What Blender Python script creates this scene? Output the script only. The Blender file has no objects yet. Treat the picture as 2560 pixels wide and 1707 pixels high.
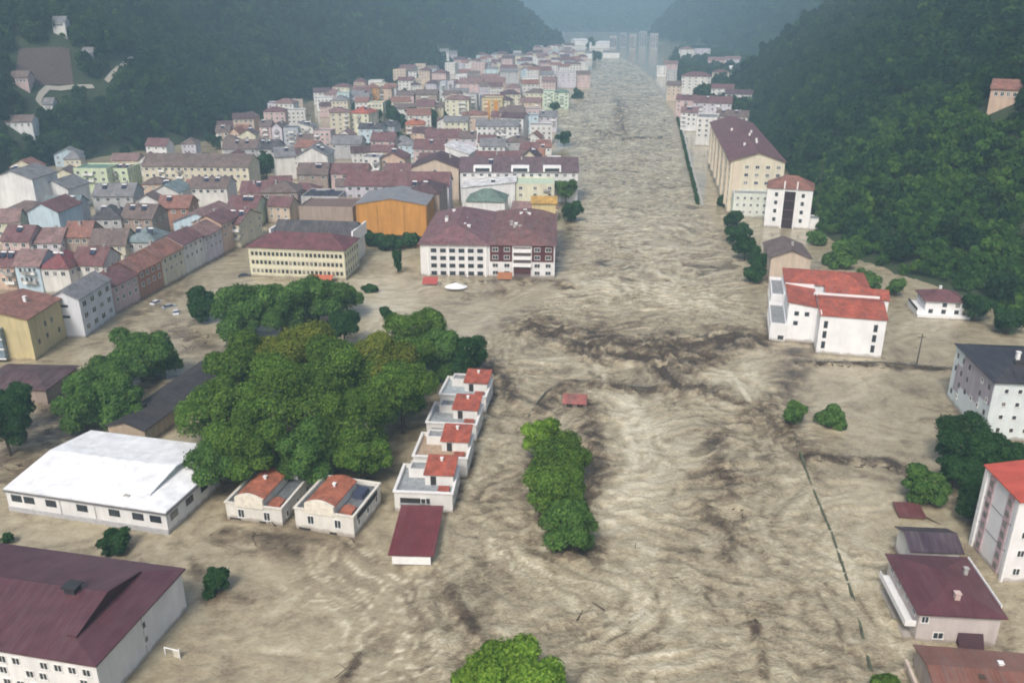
import bpy, math, random
import numpy as np
from mathutils import Vector

# ------------------------------------------------------------------ camera, sky, sun, exposure
SC = bpy.context.scene
COL = SC.collection
CAM_H = 84.0
PITCH = math.radians(21.5)
F = 2150.0                      # focal length in photo pixels (photo is 2560 wide)
cam_d = bpy.data.cameras.new('camera')
cam_d.sensor_width = 36.0
cam_d.lens = 36.0 * F / 2560.0
cam_d.clip_start = 1.0
cam_d.clip_end = 20000.0
cam = bpy.data.objects.new('camera', cam_d)
cam.location = (0, 0, CAM_H)
cam.rotation_euler = (math.radians(90) - PITCH, 0, 0)
COL.objects.link(cam)
SC.camera = cam

SUN_EL, SUN_AZ = math.radians(50), math.radians(200)     # high, behind the camera and to the left
w = bpy.data.worlds.new('World'); SC.world = w; w.use_nodes = True
wn = w.node_tree.nodes; wl = w.node_tree.links
wn.clear()
out = wn.new('ShaderNodeOutputWorld'); bg = wn.new('ShaderNodeBackground'); sky = wn.new('ShaderNodeTexSky')
sky.sky_type = 'NISHITA'; sky.sun_disc = False
sky.sun_elevation = SUN_EL; sky.sun_rotation = SUN_AZ
sky.air_density = 1.0; sky.dust_density = 6.0; sky.ozone_density = 1.0
bg.inputs['Strength'].default_value = 0.088
wl.new(sky.outputs[0], bg.inputs[0]); wl.new(bg.outputs[0], out.inputs[0])

sun_d = bpy.data.lights.new('sun', 'SUN'); sun_d.energy = 1.5; sun_d.angle = math.radians(14)
sun_d.color = (1.0, 0.97, 0.93)
sun = bpy.data.objects.new('sun', sun_d); COL.objects.link(sun)
sdir = Vector((math.cos(SUN_EL) * math.sin(SUN_AZ), math.cos(SUN_EL) * math.cos(SUN_AZ), math.sin(SUN_EL)))
sun.rotation_euler = (-sdir).to_track_quat('-Z', 'Y').to_euler()

SC.view_settings.view_transform = 'Standard'
SC.view_settings.look = 'None'
SC.view_settings.exposure = 0.78
SC.view_settings.gamma = 1.0
SC.view_settings.use_curve_mapping = False
SC.render.engine = 'CYCLES'
SC.cycles.use_denoising = True
SC.cycles.max_bounces = 5
SC.cycles.diffuse_bounces = 3
SC.cycles.glossy_bounces = 2
SC.cycles.transmission_bounces = 3
SC.cycles.volume_bounces = 1
SC.cycles.filter_width = 1.9

HAZE_DENSITY = 0.00034
HAZE_COLOR = (0.52, 0.79, 1.0, 1)

# ------------------------------------------------------------------ helpers: place and mesh
CP, SP = math.cos(PITCH), math.sin(PITCH)
def G(px, py, z=0.0):
    """world point at height z that the photo shows at this pixel"""
    u = (px - 1280) / F; v = (853.5 - py) / F
    t = (z - CAM_H) / (-SP + v * CP)
    return Vector((u * t, (CP + v * SP) * t, z))
def ztop(p, py):
    v = (853.5 - py) / F
    return CAM_H + p.y * (-SP + v * CP) / (CP + v * SP)
def mpp(p):
    return (p.y * CP - (p.z - CAM_H) * SP) / F

LABELS = {}
def tag(o, label, cat, group=None, kind=None):
    if label: o['label'] = label
    if cat: o['category'] = cat
    if group: o['group'] = group
    if kind: o['kind'] = kind
    LABELS.setdefault(label, []).append((o.name, group))
    return o
def structure(o):
    o['kind'] = 'structure'; return o
def empty(name, loc, rz=0.0):
    o = bpy.data.objects.new(name, None); o.empty_display_size = 0.5
    o.location = loc; o.rotation_euler = (0, 0, rz); COL.objects.link(o); return o
def link(name, me, parent=None, loc=(0, 0, 0), rz=0.0):
    o = bpy.data.objects.new(name, me); o.location = loc; o.rotation_euler = (0, 0, rz)
    o.parent = parent; COL.objects.link(o); return o

class MB:
    """collects polygons into one mesh"""
    def __init__(s): s.v = []; s.f = []; s.m = []
    def poly(s, pts, mi=0):
        n = len(s.v); s.v += [tuple(p) for p in pts]; s.f.append(tuple(range(n, n + len(pts)))); s.m.append(mi)
    def box(s, x0, x1, y0, y1, z0, z1, mi=0):
        n = len(s.v)
        s.v += [(x0,y0,z0),(x1,y0,z0),(x1,y1,z0),(x0,y1,z0),(x0,y0,z1),(x1,y0,z1),(x1,y1,z1),(x0,y1,z1)]
        for q in ((0,3,2,1),(4,5,6,7),(0,1,5,4),(1,2,6,5),(2,3,7,6),(3,0,4,7)):
            s.f.append(tuple(n + i for i in q)); s.m.append(mi)
    def prism(s, sec, a0, a1, axis='x', mi=0):
        """extrude the section [(p,z)..] along an axis"""
        n = len(s.v); k = len(sec)
        for a in (a0, a1):
            for p, z in sec: s.v.append((a, p, z) if axis == 'x' else (p, a, z))
        s.f.append(tuple(n + i for i in range(k))); s.m.append(mi)
        s.f.append(tuple(n + k + i for i in reversed(range(k)))); s.m.append(mi)
        for i in range(k):
            j = (i + 1) % k
            s.f.append((n + i, n + k + i, n + k + j, n + j)); s.m.append(mi)
    def tube(s, p0, p1, r0, r1, n=7, mi=0):
        p0, p1 = Vector(p0), Vector(p1); d = (p1 - p0).normalized()
        a = d.orthogonal().normalized(); b = d.cross(a); k = len(s.v)
        for p, r in ((p0, r0), (p1, r1)):
            for i in range(n):
                t = 2 * math.pi * i / n
                s.v.append(tuple(p + a * math.cos(t) * r + b * math.sin(t) * r))
        for i in range(n):
            j = (i + 1) % n
            s.f.append((k + i, k + j, k + n + j, k + n + i)); s.m.append(mi)
        s.f.append(tuple(k + n + i for i in range(n))); s.m.append(mi)
    def mesh(s, name, mats):
        me = bpy.data.meshes.new(name); me.from_pydata(s.v, [], s.f)
        for m in (mats if isinstance(mats, (list, tuple)) else [mats]): me.materials.append(m)
        me.polygons.foreach_set('material_index', s.m)
        import bmesh as _b
        bm = _b.new(); bm.from_mesh(me); _b.ops.recalc_face_normals(bm, faces=bm.faces); bm.to_mesh(me); bm.free()
        me.update(); return me
    def build(s, name, mats, parent=None, loc=(0, 0, 0), rz=0.0):
        return link(name, s.mesh(name, mats), parent, loc, rz)

# ------------------------------------------------------------------ materials
def nt(name):
    m = bpy.data.materials.new(name); m.use_nodes = True
    t = m.node_tree; b = t.nodes['Principled BSDF']
    return m, t, b
def N(t, typ, **kw):
    n = t.nodes.new(typ)
    for k, v in kw.items():
        if hasattr(n, k): setattr(n, k, v)
        else: n.inputs[k.replace('_', ' ')].default_value = v
    return n
def noise(t, vec, scale, detail=4, rough=0.55, dist=0.0):
    n = N(t, 'ShaderNodeTexNoise'); n.inputs['Scale'].default_value = scale
    n.inputs['Detail'].default_value = detail; n.inputs['Roughness'].default_value = rough
    n.inputs['Distortion'].default_value = dist
    if vec is not None: t.links.new(vec, n.inputs['Vector'])
    return n
def ramp(t, fac, stops):
    r = N(t, 'ShaderNodeValToRGB'); e = r.color_ramp.elements
    while len(e) < len(stops): e.new(0.5)
    for i, (p, c) in enumerate(stops):
        e[i].position = p; e[i].color = (c, c, c, 1) if isinstance(c, (int, float)) else (*c, 1)
    t.links.new(fac, r.inputs[0]); return r
def mix(t, fac, a, b, mode='MIX'):
    m = N(t, 'ShaderNodeMix', data_type='RGBA', blend_type=mode)
    for s, v in ((m.inputs[0], fac), (m.inputs[6], a), (m.inputs[7], b)):
        if hasattr(v, 'is_linked') or hasattr(v, 'links'): t.links.new(v, s)
        elif isinstance(v, (int, float)): s.default_value = v
        else: s.default_value = (*v, 1) if len(v) == 3 else v
    return m.outputs[2]
def scaled(t, vec, sx, sy, sz):
    m = N(t, 'ShaderNodeMapping'); m.inputs['Scale'].default_value = (sx, sy, sz); t.links.new(vec, m.inputs[0]); return m.outputs[0]

CACHE = {}
def wall_mat(c, dirt=0.25):
    k = ('w', tuple(c), dirt)
    if k in CACHE: return CACHE[k]
    m, t, b = nt('plaster_wall'); geo = N(t, 'ShaderNodeNewGeometry')
    n1 = noise(t, scaled(t, geo.outputs['Position'], .9, .9, .12), 1.0, 5, .6)      # rain streaks
    r1 = ramp(t, n1.outputs[0], [(.35, 1.0), (.72, 1.0 - dirt)])
    col = mix(t, 1.0, c, r1.outputs[0], 'MULTIPLY')
    n3 = noise(t, geo.outputs['Position'], .22, 3)
    r3 = ramp(t, n3.outputs[0], [(.3, .9), (.7, 1.06)])
    col = mix(t, 1.0, col, r3.outputs[0], 'MULTIPLY')
    sep = N(t, 'ShaderNodeSeparateXYZ'); t.links.new(geo.outputs['Position'], sep.inputs[0])
    n2 = noise(t, geo.outputs['Position'], .6, 4)
    ma = N(t, 'ShaderNodeMath', operation='MULTIPLY_ADD'); ma.inputs[1].default_value = 1.6; t.links.new(n2.outputs[0], ma.inputs[0]); t.links.new(sep.outputs[2], ma.inputs[2])
    sc_ = N(t, 'ShaderNodeMath', operation='MULTIPLY'); sc_.inputs[1].default_value = .5; t.links.new(ma.outputs[0], sc_.inputs[0])
    r2 = ramp(t, sc_.outputs[0], [(.45, 1.0), (.72, .55), (.80, 0.0)])                           # mud splash line of the flood
    mu = N(t, 'ShaderNodeMath', operation='MULTIPLY'); mu.inputs[1].default_value = .7
    t.links.new(r2.outputs[0], mu.inputs[0])
    col = mix(t, mu.outputs[0], col, (.20, .16, .115))
    t.links.new(col, b.inputs['Base Color']); b.inputs['Roughness'].default_value = .85
    CACHE[k] = m; return m
def roof_mat(c, kind='tile', axis='y', wear=.5):
    """kind tile or metal; axis = direction the slope runs in object space"""
    k = ('r', tuple(c), kind, axis, wear)
    if k in CACHE: return CACHE[k]
    m, t, b = nt(kind + '_roof'); tc = N(t, 'ShaderNodeTexCoord'); ob = tc.outputs['Object']
    geo = N(t, 'ShaderNodeNewGeometry')
    st = scaled(t, geo.outputs['Position'], .35, .35, .35)
    big = noise(t, st, 1.0, 5, .65)
    cs = (.25, .9) if axis == 'x' else (.9, .25)
    streak = noise(t, scaled(t, ob, *( (.12, 1.3, .2) if axis == 'x' else (1.3, .12, .2))), 1.0, 4)
    dark = tuple(x * .55 + .01 for x in c)
    lite = tuple(min(1, x * 1.25 + .035 * wear) for x in c)
    grey = (.17, .15, .145)
    r = ramp(t, big.outputs[0], [(.3, 0.0), (.7, 1.0)])
    col = mix(t, r.outputs[0], dark if kind == 'tile' else tuple(x * .82 for x in c), lite)
    if kind == 'tile':
        pt = noise(t, geo.outputs['Position'], 1.1, 5, .7); rp = ramp(t, pt.outputs[0], [(.34, .55), (.5, 1.0), (.68, 1.5)])
        col = mix(t, .5 + .3 * wear, col, mix(t, 1.0, col, rp.outputs[0], 'MULTIPLY'))
    r2 = ramp(t, streak.outputs[0], [(.45, 0.0), (.75, wear * .7)])
    col = mix(t, r2.outputs[0], col, grey)
    bump = N(t, 'ShaderNodeBump'); bump.inputs['Strength'].default_value = .5; bump.inputs['Distance'].default_value = .12
    if kind == 'tile':
        br = N(t, 'ShaderNodeTexBrick'); br.inputs['Scale'].default_value = 1.0
        br.inputs['Mortar Size'].default_value = .035; br.inputs['Brick Width'].default_value = .45; br.inputs['Row Height'].default_value = .55
        br.inputs['Color1'].default_value = (1, 1, 1, 1); br.inputs['Color2'].default_value = (.72, .72, .72, 1); br.inputs['Mortar'].default_value = (.3, .3, .3, 1)
        t.links.new(ob, br.inputs['Vector'])
        col = mix(t, .45, col, mix(t, 1.0, col, br.outputs[0], 'MULTIPLY'))
        t.links.new(br.outputs[0], bump.inputs['Height'])
        b.inputs['Roughness'].default_value = .7
    else:
        wv = N(t, 'ShaderNodeTexWave', wave_type='BANDS', bands_direction='Y' if axis == 'x' else 'X'); wv.inputs['Scale'].default_value = .55
        t.links.new(ob, wv.inputs['Vector'])
        rr = ramp(t, wv.outputs[1 if len(wv.outputs) > 1 else 0], [(.9, 0.0), (1.0, 1.0)])
        t.links.new(rr.outputs[0], bump.inputs['Height'])
        b.inputs['Roughness'].default_value = .42
    t.links.new(bump.outputs[0], b.inputs['Normal'])
    t.links.new(col, b.inputs['Base Color'])
    CACHE[k] = m; return m
def plain(name, c, rough=.6, metal=0.0, var=.15):
    k = ('p', name)
    if k in CACHE: return CACHE[k]
    m, t, b = nt(name); geo = N(t, 'ShaderNodeNewGeometry')
    n = noise(t, geo.outputs['Position'], 1.3, 4)
    r = ramp(t, n.outputs[0], [(.3, 1 - var), (.7, 1 + var)])
    t.links.new(mix(t, 1.0, c, r.outputs[0], 'MULTIPLY'), b.inputs['Base Color'])
    b.inputs['Roughness'].default_value = rough; b.inputs['Metallic'].default_value = metal
    CACHE[k] = m; return m
GLASS = plain('window_glass', (.035, .042, .05), .12, 0, .4)
CURT = plain('curtained_glass', (.20, .195, .185), .25, 0, .5)
FRAME = plain('window_frame', (.72, .72, .70), .5)
CONC = plain('concrete', (.36, .35, .33), .85, 0, .25)
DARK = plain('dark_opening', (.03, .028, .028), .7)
GREYFLAT = plain('flat_roof_felt', (.24, .25, .255), .8, 0, .3)
BARK = plain('bark', (.07, .05, .035), .9)
WHITE = plain('white_paint', (.78, .78, .77), .55, 0, .06)

def leaf_mat(name, a, b_, trans=.32, spread=.0):
    m, t, b = nt(name); geo = N(t, 'ShaderNodeNewGeometry'); oi = N(t, 'ShaderNodeObjectInfo')
    col = mix(t, geo.outputs['Random Per Island'], a, b_)
    n = noise(t, geo.outputs['Position'], .16, 3)
    r = ramp(t, n.outputs[0], [(.3, .72), (.7, 1.3)])
    col = mix(t, 1.0, col, r.outputs[0], 'MULTIPLY')
    rr = ramp(t, oi.outputs['Random'], [(0, (.5, .6, .6)), (.45, (.95, 1, .95)), (.8, (1.25, 1.2, .95)), (1, (1.6, 1.4, 1.0))])
    col = mix(t, spread, col, mix(t, 1.0, col, rr.outputs[0], 'MULTIPLY'))
    d = N(t, 'ShaderNodeBsdfDiffuse'); tr = N(t, 'ShaderNodeBsdfTranslucent'); ms = N(t, 'ShaderNodeMixShader')
    ms.inputs[0].default_value = trans
    t.links.new(col, d.inputs[0]); t.links.new(col, tr.inputs[0])
    t.links.new(d.outputs[0], ms.inputs[1]); t.links.new(tr.outputs[0], ms.inputs[2])
    t.links.new(ms.outputs[0], t.nodes['Material Output'].inputs[0]); t.nodes.remove(b)
    return m
LEAF = {
    'green': leaf_mat('leaf_green', (.040, .10, .018), (.155, .25, .045)),
    'olive': leaf_mat('leaf_olive', (.075, .12, .018), (.22, .24, .045)),
    'dark': leaf_mat('leaf_dark', (.012, .042, .014), (.052, .115, .036)),
    'mid': leaf_mat('leaf_mid', (.036, .10, .024), (.135, .235, .055)),
    'bright': leaf_mat('leaf_bright', (.075, .17, .02), (.23, .36, .05)),
    'forest': leaf_mat('leaf_forest', (.011, .033, .014), (.032, .066, .024), .2, 1.0),
    'scrub': leaf_mat('leaf_scrub', (.022, .066, .014), (.066, .125, .028), .22, .8),
}

# ------------------------------------------------------------------ noise for terrain and water
_rs = np.random.RandomState(7)
_ANG = _rs.rand(256, 256).astype(np.float32) * 6.2831853
def gnoise(x, y):
    xi = np.floor(x).astype(np.int64); yi = np.floor(y).astype(np.int64)
    fx = x - xi; fy = y - yi
    u = fx * fx * fx * (fx * (fx * 6 - 15) + 10); v = fy * fy * fy * (fy * (fy * 6 - 15) + 10)
    def g(i, j):
        a = _ANG[(xi + i) & 255, (yi + j) & 255]
        return np.cos(a) * (fx - i) + np.sin(a) * (fy - j)
    a = g(0, 0) * (1 - u) + g(1, 0) * u; b = g(0, 1) * (1 - u) + g(1, 1) * u
    return (a * (1 - v) + b * v) * 1.5
def fbm(x, y, o=4, g=.5):
    s = 0; a = 1.0; n = 0
    for i in range(o):
        s = s + a * gnoise(x + 17.3 * i, y - 9.1 * i); n += a; a *= g; x = x * 2.03; y = y * 2.03
    return s / n
def ridge(x, y, o=3):
    s = 0; a = 1.0; n = 0
    for i in range(o):
        s = s + a * (1 - np.abs(gnoise(x + 31.7 * i, y + 5.3 * i)) * 2); n += a; a *= .5; x = x * 2.1; y = y * 2.1
    return s / n
def sstep(a, b, x):
    t = np.clip((x - a) / (b - a), 0, 1); return t * t * (3 - 2 * t)
def grid_mesh(name, xs, ys, Zf, attrs, mat, smooth=True):
    X, Y = np.meshgrid(xs, ys)
    nx, ny = len(xs), len(ys)
    co = np.stack([X, Y, Zf], -1).reshape(-1, 3).astype(np.float32)
    i = np.arange(nx * ny).reshape(ny, nx)
    q = np.stack([i[:-1, :-1], i[:-1, 1:], i[1:, 1:], i[1:, :-1]], -1).reshape(-1, 4)
    me = bpy.data.meshes.new(name)
    me.vertices.add(len(co)); me.vertices.foreach_set('co', co.ravel())
    me.loops.add(q.size); me.loops.foreach_set('vertex_index', q.ravel().astype(np.int32))
    me.polygons.add(len(q)); me.polygons.foreach_set('loop_start', np.arange(0, q.size, 4, dtype=np.int32))
    me.polygons.foreach_set('use_smooth', np.full(len(q), smooth))
    for k, a in attrs.items():
        at = me.attributes.new(k, 'FLOAT', 'POINT'); at.data.foreach_set('value', a.ravel().astype(np.float32))
    me.materials.append(mat); me.update(); me.validate(); return me

# ------------------------------------------------------------------ terrain: valley floor and hills
LB = np.array([(0,-360),(200,-330),(448,-277),(574,-203),(860,-176),(1045,-138),(1300,-60),(1600,60),(1740,95),(1850,40),(2300,-300),(3000,-500),(6000,-600)], float)
RB = np.array([(0,215),(150,180),(227,146),(296,118),(344,122),(471,152),(703,195),(900,224),(1010,330),(1326,400),(1800,380),(2200,330),(2500,420),(3200,600),(6000,900)], float)
def height(x, y):
    x = np.asarray(x, float); y = np.asarray(y, float)
    xl = np.interp(y, LB[:, 0], LB[:, 1]) + 14 * gnoise(y / 90, y * 0 + 3.3)
    xr = np.interp(y, RB[:, 0], RB[:, 1]) + 5 * gnoise(y / 60, y * 0 + 8.1)
    dl = np.maximum(xl - x, 0); dr = np.maximum(x - xr, 0)
    rough = 1 + .22 * fbm(x / 160, y / 160, 3)
    hl = (165 * (1 - np.exp(-dl / 205)) + .10 * dl) * rough
    soft = 1 - .55 * np.exp(-((y - 250) / 130) ** 2) * np.exp(-(dr / 90) ** 2)     # gentle apron at the near foot
    hr = (135 * (1 - np.exp(-dr / 125)) + .12 * dr) * rough * soft
    far = sstep(2700, 4300, y) * 420 * (1 + .25 * fbm(x / 500, y / 500, 3))
    h = hl + hr + far
    h = np.where(h > 150, 150 + 150 * np.tanh((h - 150) / 150), h)
    return np.where((dl > 0) | (dr > 0) | (far > 0), h, 0) - 3.0 * np.exp(-(hl + hr + far) / 3.0) + 1.2 * fbm(x / 25, y / 25, 2) * sstep(0, 12, hl + hr + far)
def T(px, py):
    """first hit of the pixel's ray with the hills"""
    u = (px - 1280) / F; v = (853.5 - py) / F
    d = np.array([u, CP + v * SP, -SP + v * CP])
    ts = np.arange(60, 4500, 2.0)
    hh = height(d[0] * ts, d[1] * ts); zz = CAM_H + d[2] * ts
    k = np.argmax(zz < hh)
    t = ts[k]; return Vector((d[0] * t, d[1] * t, float(hh[k])))

def hill_mat():
    m, t, b = nt('hill_soil'); geo = N(t, 'ShaderNodeNewGeometry'); p = geo.outputs['Position']
    n = noise(t, p, .05, 6, .6); n2 = noise(t, p, .6, 4)
    c = mix(t, n.outputs[0], (.014, .030, .010), (.040, .058, .02))
    r = ramp(t, n2.outputs[0], [(.3, .7), (.7, 1.25)])
    c = mix(t, 1.0, c, r.outputs[0], 'MULTIPLY')
    sep = N(t, 'ShaderNodeSeparateXYZ'); t.links.new(p, sep.inputs[0])
    ad = N(t, 'ShaderNodeMath', operation='ADD'); ad.inputs[1].default_value = 1.0; t.links.new(sep.outputs[2], ad.inputs[0])
    z = ramp(t, ad.outputs[0], [(0.2, 0.0), (.8, 1.0)])
    c = mix(t, z.outputs[0], (.2, .165, .12), c)
    t.links.new(c, b.inputs['Base Color']); b.inputs['Roughness'].default_value = .95
    return m
gx = np.concatenate([np.arange(-2300, -500, 30), np.arange(-500, 500, 8), np.arange(500, 2301, 30)])
gy = np.concatenate([np.arange(-200, 1300, 10), np.arange(1300, 2600, 20), np.arange(2600, 5001, 50)])
XX, YY = np.meshgrid(gx, gy)
terrain = structure(link('terrain', grid_mesh('terrain', gx, gy, height(XX, YY), {}, hill_mat())))

# ------------------------------------------------------------------ flood water
def seg_dist(x, y, pts):
    d = np.full(x.shape, 1e9)
    for (ax, ay), (bx, by) in zip(pts[:-1], pts[1:]):
        vx, vy = bx - ax, by - ay; L = vx * vx + vy * vy + 1e-9
        t = np.clip(((x - ax) * vx + (y - ay) * vy) / L, 0, 1)
        d = np.minimum(d, np.hypot(x - ax - t * vx, y - ay - t * vy))
    return d
def line(x, y, pix, width, wob=.35):
    pts = [tuple(G(*p))[:2] for p in pix]
    d = seg_dist(x, y, pts)
    d = d * (1 + wob * fbm(x / (width * 1.3), y / (width * 1.3), 3) * 2)
    return np.exp(-(d / width) ** 2)
def water_fields(x, y):
    LBK = [tuple(G(*p))[:2] for p in [(1130,905),(1200,850),(1290,790),(1400,700),(1420,600),(1440,500),(1445,420),(1400,330),(1380,280),(1420,230),(1470,190),(1490,165)]]
    RBK = [tuple(G(*p))[:2] for p in [(1950,880),(1900,750),(1870,650),(1800,560),(1745,500),(1720,400),(1690,300),(1665,240),(1640,200),(1600,165)]]
    ys_l = [p[1] for p in LBK]; ys_r = [p[1] for p in RBK]
    xl = np.interp(y, ys_l, [p[0] for p in LBK]); xr = np.interp(y, ys_r, [p[0] for p in RBK])
    up = sstep(-3, 7, x - xl) * sstep(-3, 7, xr - x) * sstep(195, 215, y) * (1 - sstep(1500, 1700, y))
    front = sstep(-22, -6, x + .10 * (y - 130)) * (1 - sstep(195, 225, y)) * (1 - .72 * sstep(52, 72, x))
    fore = (1 - sstep(100, 130, y)) * sstep(-62, -30, x)
    side = .30 * (1 - sstep(290, 330, y)) * np.clip(.8 + 1.2 * fbm(x / 18, y / 18, 3), .3, 1.3)
    fast = np.clip(np.maximum(up + front + .38 * fore, side), 0, 1)
    dark = np.zeros_like(x); cream = np.zeros_like(x)
    for pix, wd, a in [
        ([(1340,820),(1420,835),(1560,870),(1660,880),(1780,860),(1840,850)], 8.5, 1.0),
        ([(1440,865),(1530,885),(1700,920),(1760,895)], 6.5, 1.0),
        ([(1620,890),(1690,960),(1780,985)], 4.0, .8),
        ([(1330,1040),(1420,962),(1800,985),(1850,1010)], 2.0, .8),
        ([(1790,1090),(1800,1180),(1825,1230)], 3.0, .85),
        ([(1740,1250),(1830,1330),(1820,1400)], 1.6, .6),
        ([(1890,1060),(1930,1000),(1990,930),(1990,880)], 3.5, .7),
        ([(1870,1040),(1960,1090),(2010,1120)], 3.0, .6),
        ([(1480,1010),(1480,1080),(1500,1180),(1440,1290)], 3.2, .75),
        ([(1180,880),(1250,940),(1300,1020)], 2.6, .7),
        ([(1120,1110),(1180,1020),(1240,960)], 2.6, .55),
        ([(2000,905),(2160,912),(2380,925)], 1.6, .9),
        ([(2010,1140),(2120,1150),(2220,1150),(2265,1180)], 1.3, .8),
        ([(1125,1480),(1170,1560),(1200,1600)], 1.0, .8),
        ([(1880,1540),(1900,1630),(1910,1707)], .7, .8),
        ([(1500,1360),(1470,1400),(1380,1390)], 1.6, .6),
        ([(900,1640),(870,1690),(840,1750)], .7, .8),
        ([(520,1500),(600,1490),(660,1500)], 1.4, .5),
        ([(560,1330),(700,1345),(880,1360)], 1.6, .5),
        ([(470,1400),(490,1420),(500,1440)], 1.0, .6),
        ([(1500,330),(1560,350),(1640,345)], 6.0, .7),
        ([(1545,250),(1550,310),(1560,340)], 5.0, .6),
        ([(1310,700),(1390,705),(1420,720)], 3.0, .7),
        ([(1130,760),(1180,740),(1260,730)], 3.0, .45),
        ([(120,960),(165,1040),(120,1130),(60,1200)], 5.0, .55),
        ([(420,820),(500,850),(470,880)], 4.0, .4),
        ([(250,860),(330,800),(430,730)], 3.5, .4),
        ([(560,1350),(640,1365),(740,1370)], 2.5, .5),
        ([(1230,700),(1260,690),(1400,640),(1430,560)], 3.0, .4),
    ]: dark = np.maximum(dark, a * line(x, y, pix, wd))
    for pix, wd, a in [
        ([(1560,1010),(1600,1120),(1590,1220),(1560,1330)], 6.5, 1.0),
        ([(1500,1290),(1560,1420),(1640,1560),(1660,1707)], 4.5, .7),
        ([(1430,700),(1600,720),(1740,760)], 9.0, .8),
        ([(1360,905),(1480,915),(1560,925)], 5.0, .8),
        ([(1800,940),(1870,930),(1900,990)], 6.0, .8),
        ([(1420,560),(1560,540),(1650,600)], 12.0, .4),
        ([(960,700),(960,790),(1010,820)], 10.0, 1.0),  # whitish sheen of the calm square, put into the water colour
        ([(900,640),(960,640),(1000,660)], 10.0, .8),  # upper part of the square, its sheen likewise lightens the colour
        ([(2150,1230),(2140,1330),(2120,1400)], 6.0, .45),
        ([(640,690),(560,740),(520,840)], 6.0, .3),
    ]: cream = np.maximum(cream, a * line(x, y, pix, wd))
    web = line(x, y, [(900,1400),(960,1500),(1020,1580),(1000,1680)], 8.0) + .8 * line(x, y, [(820,1470),(900,1520)], 7.0) + .6 * line(x, y, [(1230,1330),(1290,1420)], 4.0) + .5 * line(x, y, [(1420,1440),(1600,1600)], 8.0)
    return fast, dark, cream, np.clip(web, 0, 1)
def axis_steps(*parts):
    o = [parts[0][0]]
    for a, b, s0, s1 in parts:
        x = a
        while x < b:
            x += s0 + (s1 - s0) * (x - a) / (b - a); o.append(min(x, b))
    return np.array(sorted(set(np.round(o, 3))))
wy = axis_steps((60, 260, .5, .6), (260, 520, .8, 1.8), (520, 1200, 2.2, 6), (1200, 2700, 8, 24))
wxp = axis_steps((0, 105, .6, .7), (105, 200, .9, 2), (200, 520, 4, 16))
wxn = axis_steps((0, 70, .6, .75), (70, 150, .9, 1.6), (150, 420, 4, 12))
wx = np.concatenate([-wxn[::-1][:-1], wxp])
WX, WY = np.meshgrid(wx, wy)
fast, dark, cream, web = water_fields(WX, WY)
q1 = fbm(WX / 14, WY / 14, 3) * 6 + fbm(WX / 38 + 5, WY / 38, 2) * 16; q2 = fbm(WX / 14 + 40, WY / 14 - 13, 3) * 6 + fbm(WX / 38 - 20, WY / 38 + 9, 2) * 16
ax_, ay_ = WX + q1, WY + q2
upr = sstep(205, 260, WY)
cross = ridge(ax_ / 11, ay_ / (4.6 - 1.2 * upr), 3)
swirl = ridge(ax_ / 7.5, ay_ / 8.5, 3)
w1 = cross * (.35 + .65 * upr) + swirl * (.65 - .65 * upr)
w2 = fbm(ax_ / 2.3, ay_ / 1.7, 3)
fade = 1 + .5 * sstep(400, 700, WY) - .8 * sstep(900, 1600, WY)
amp = (.025 + .62 * fast + 1.05 * dark * np.clip(fast + .2, 0, 1)) * fade
Hw = amp * (w1 * 1.15 + w2 * .7) + .9 * dark * fast * fbm(ax_ / 6, ay_ / 3.2, 2)
Hw = Hw - .1
tone = .48 + .17 * fbm(ax_ / 22, ay_ / 26, 4) + fast * (.20 * (w1 - .35) + .30 * fbm(ax_ / 3.4, ay_ / 2.0, 4)) + fast * upr * (.36 * fbm(ax_ / 6.5, ay_ / 2.0, 3) + .12 * (w1 - .35)) + (1 - fast) * .26 * fbm(ax_ / 5, ay_ / 3.6, 4)
tone = tone + fast * (1 - upr) * .22 * fbm(ax_ / 2.6, ay_ / 12, 4)                       # streaks drawn out by the current
eddy = np.clip(1 - np.abs(gnoise(ax_ / 9, ay_ / 15)) * 9, 0, 1) * np.clip(.4 + 1.4 * fbm(WX / 30 + 3, WY / 30, 2), 0, 1)
tone = tone - .16 * fast * eddy
far_w = sstep(380, 620, WY)
tone = tone + fast * far_w * .26 * fbm(ax_ / 16, ay_ / 7, 3)
tone = tone - .60 * dark * np.clip(.66 + 1.1 * fbm(WX / 7, WY / 4.5, 4) + .9 * fbm(ax_ / 2.6, ay_ / 1.5, 3), 0, 1.6) + .2 * cream
rw = np.clip((ridge(ax_ / 3.4, ay_ / 4.2, 2) - .62) / .3, 0, 1)
tone = tone + .42 * web * rw - .06 * web
tone = np.clip(tone, 0, 1)

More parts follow.
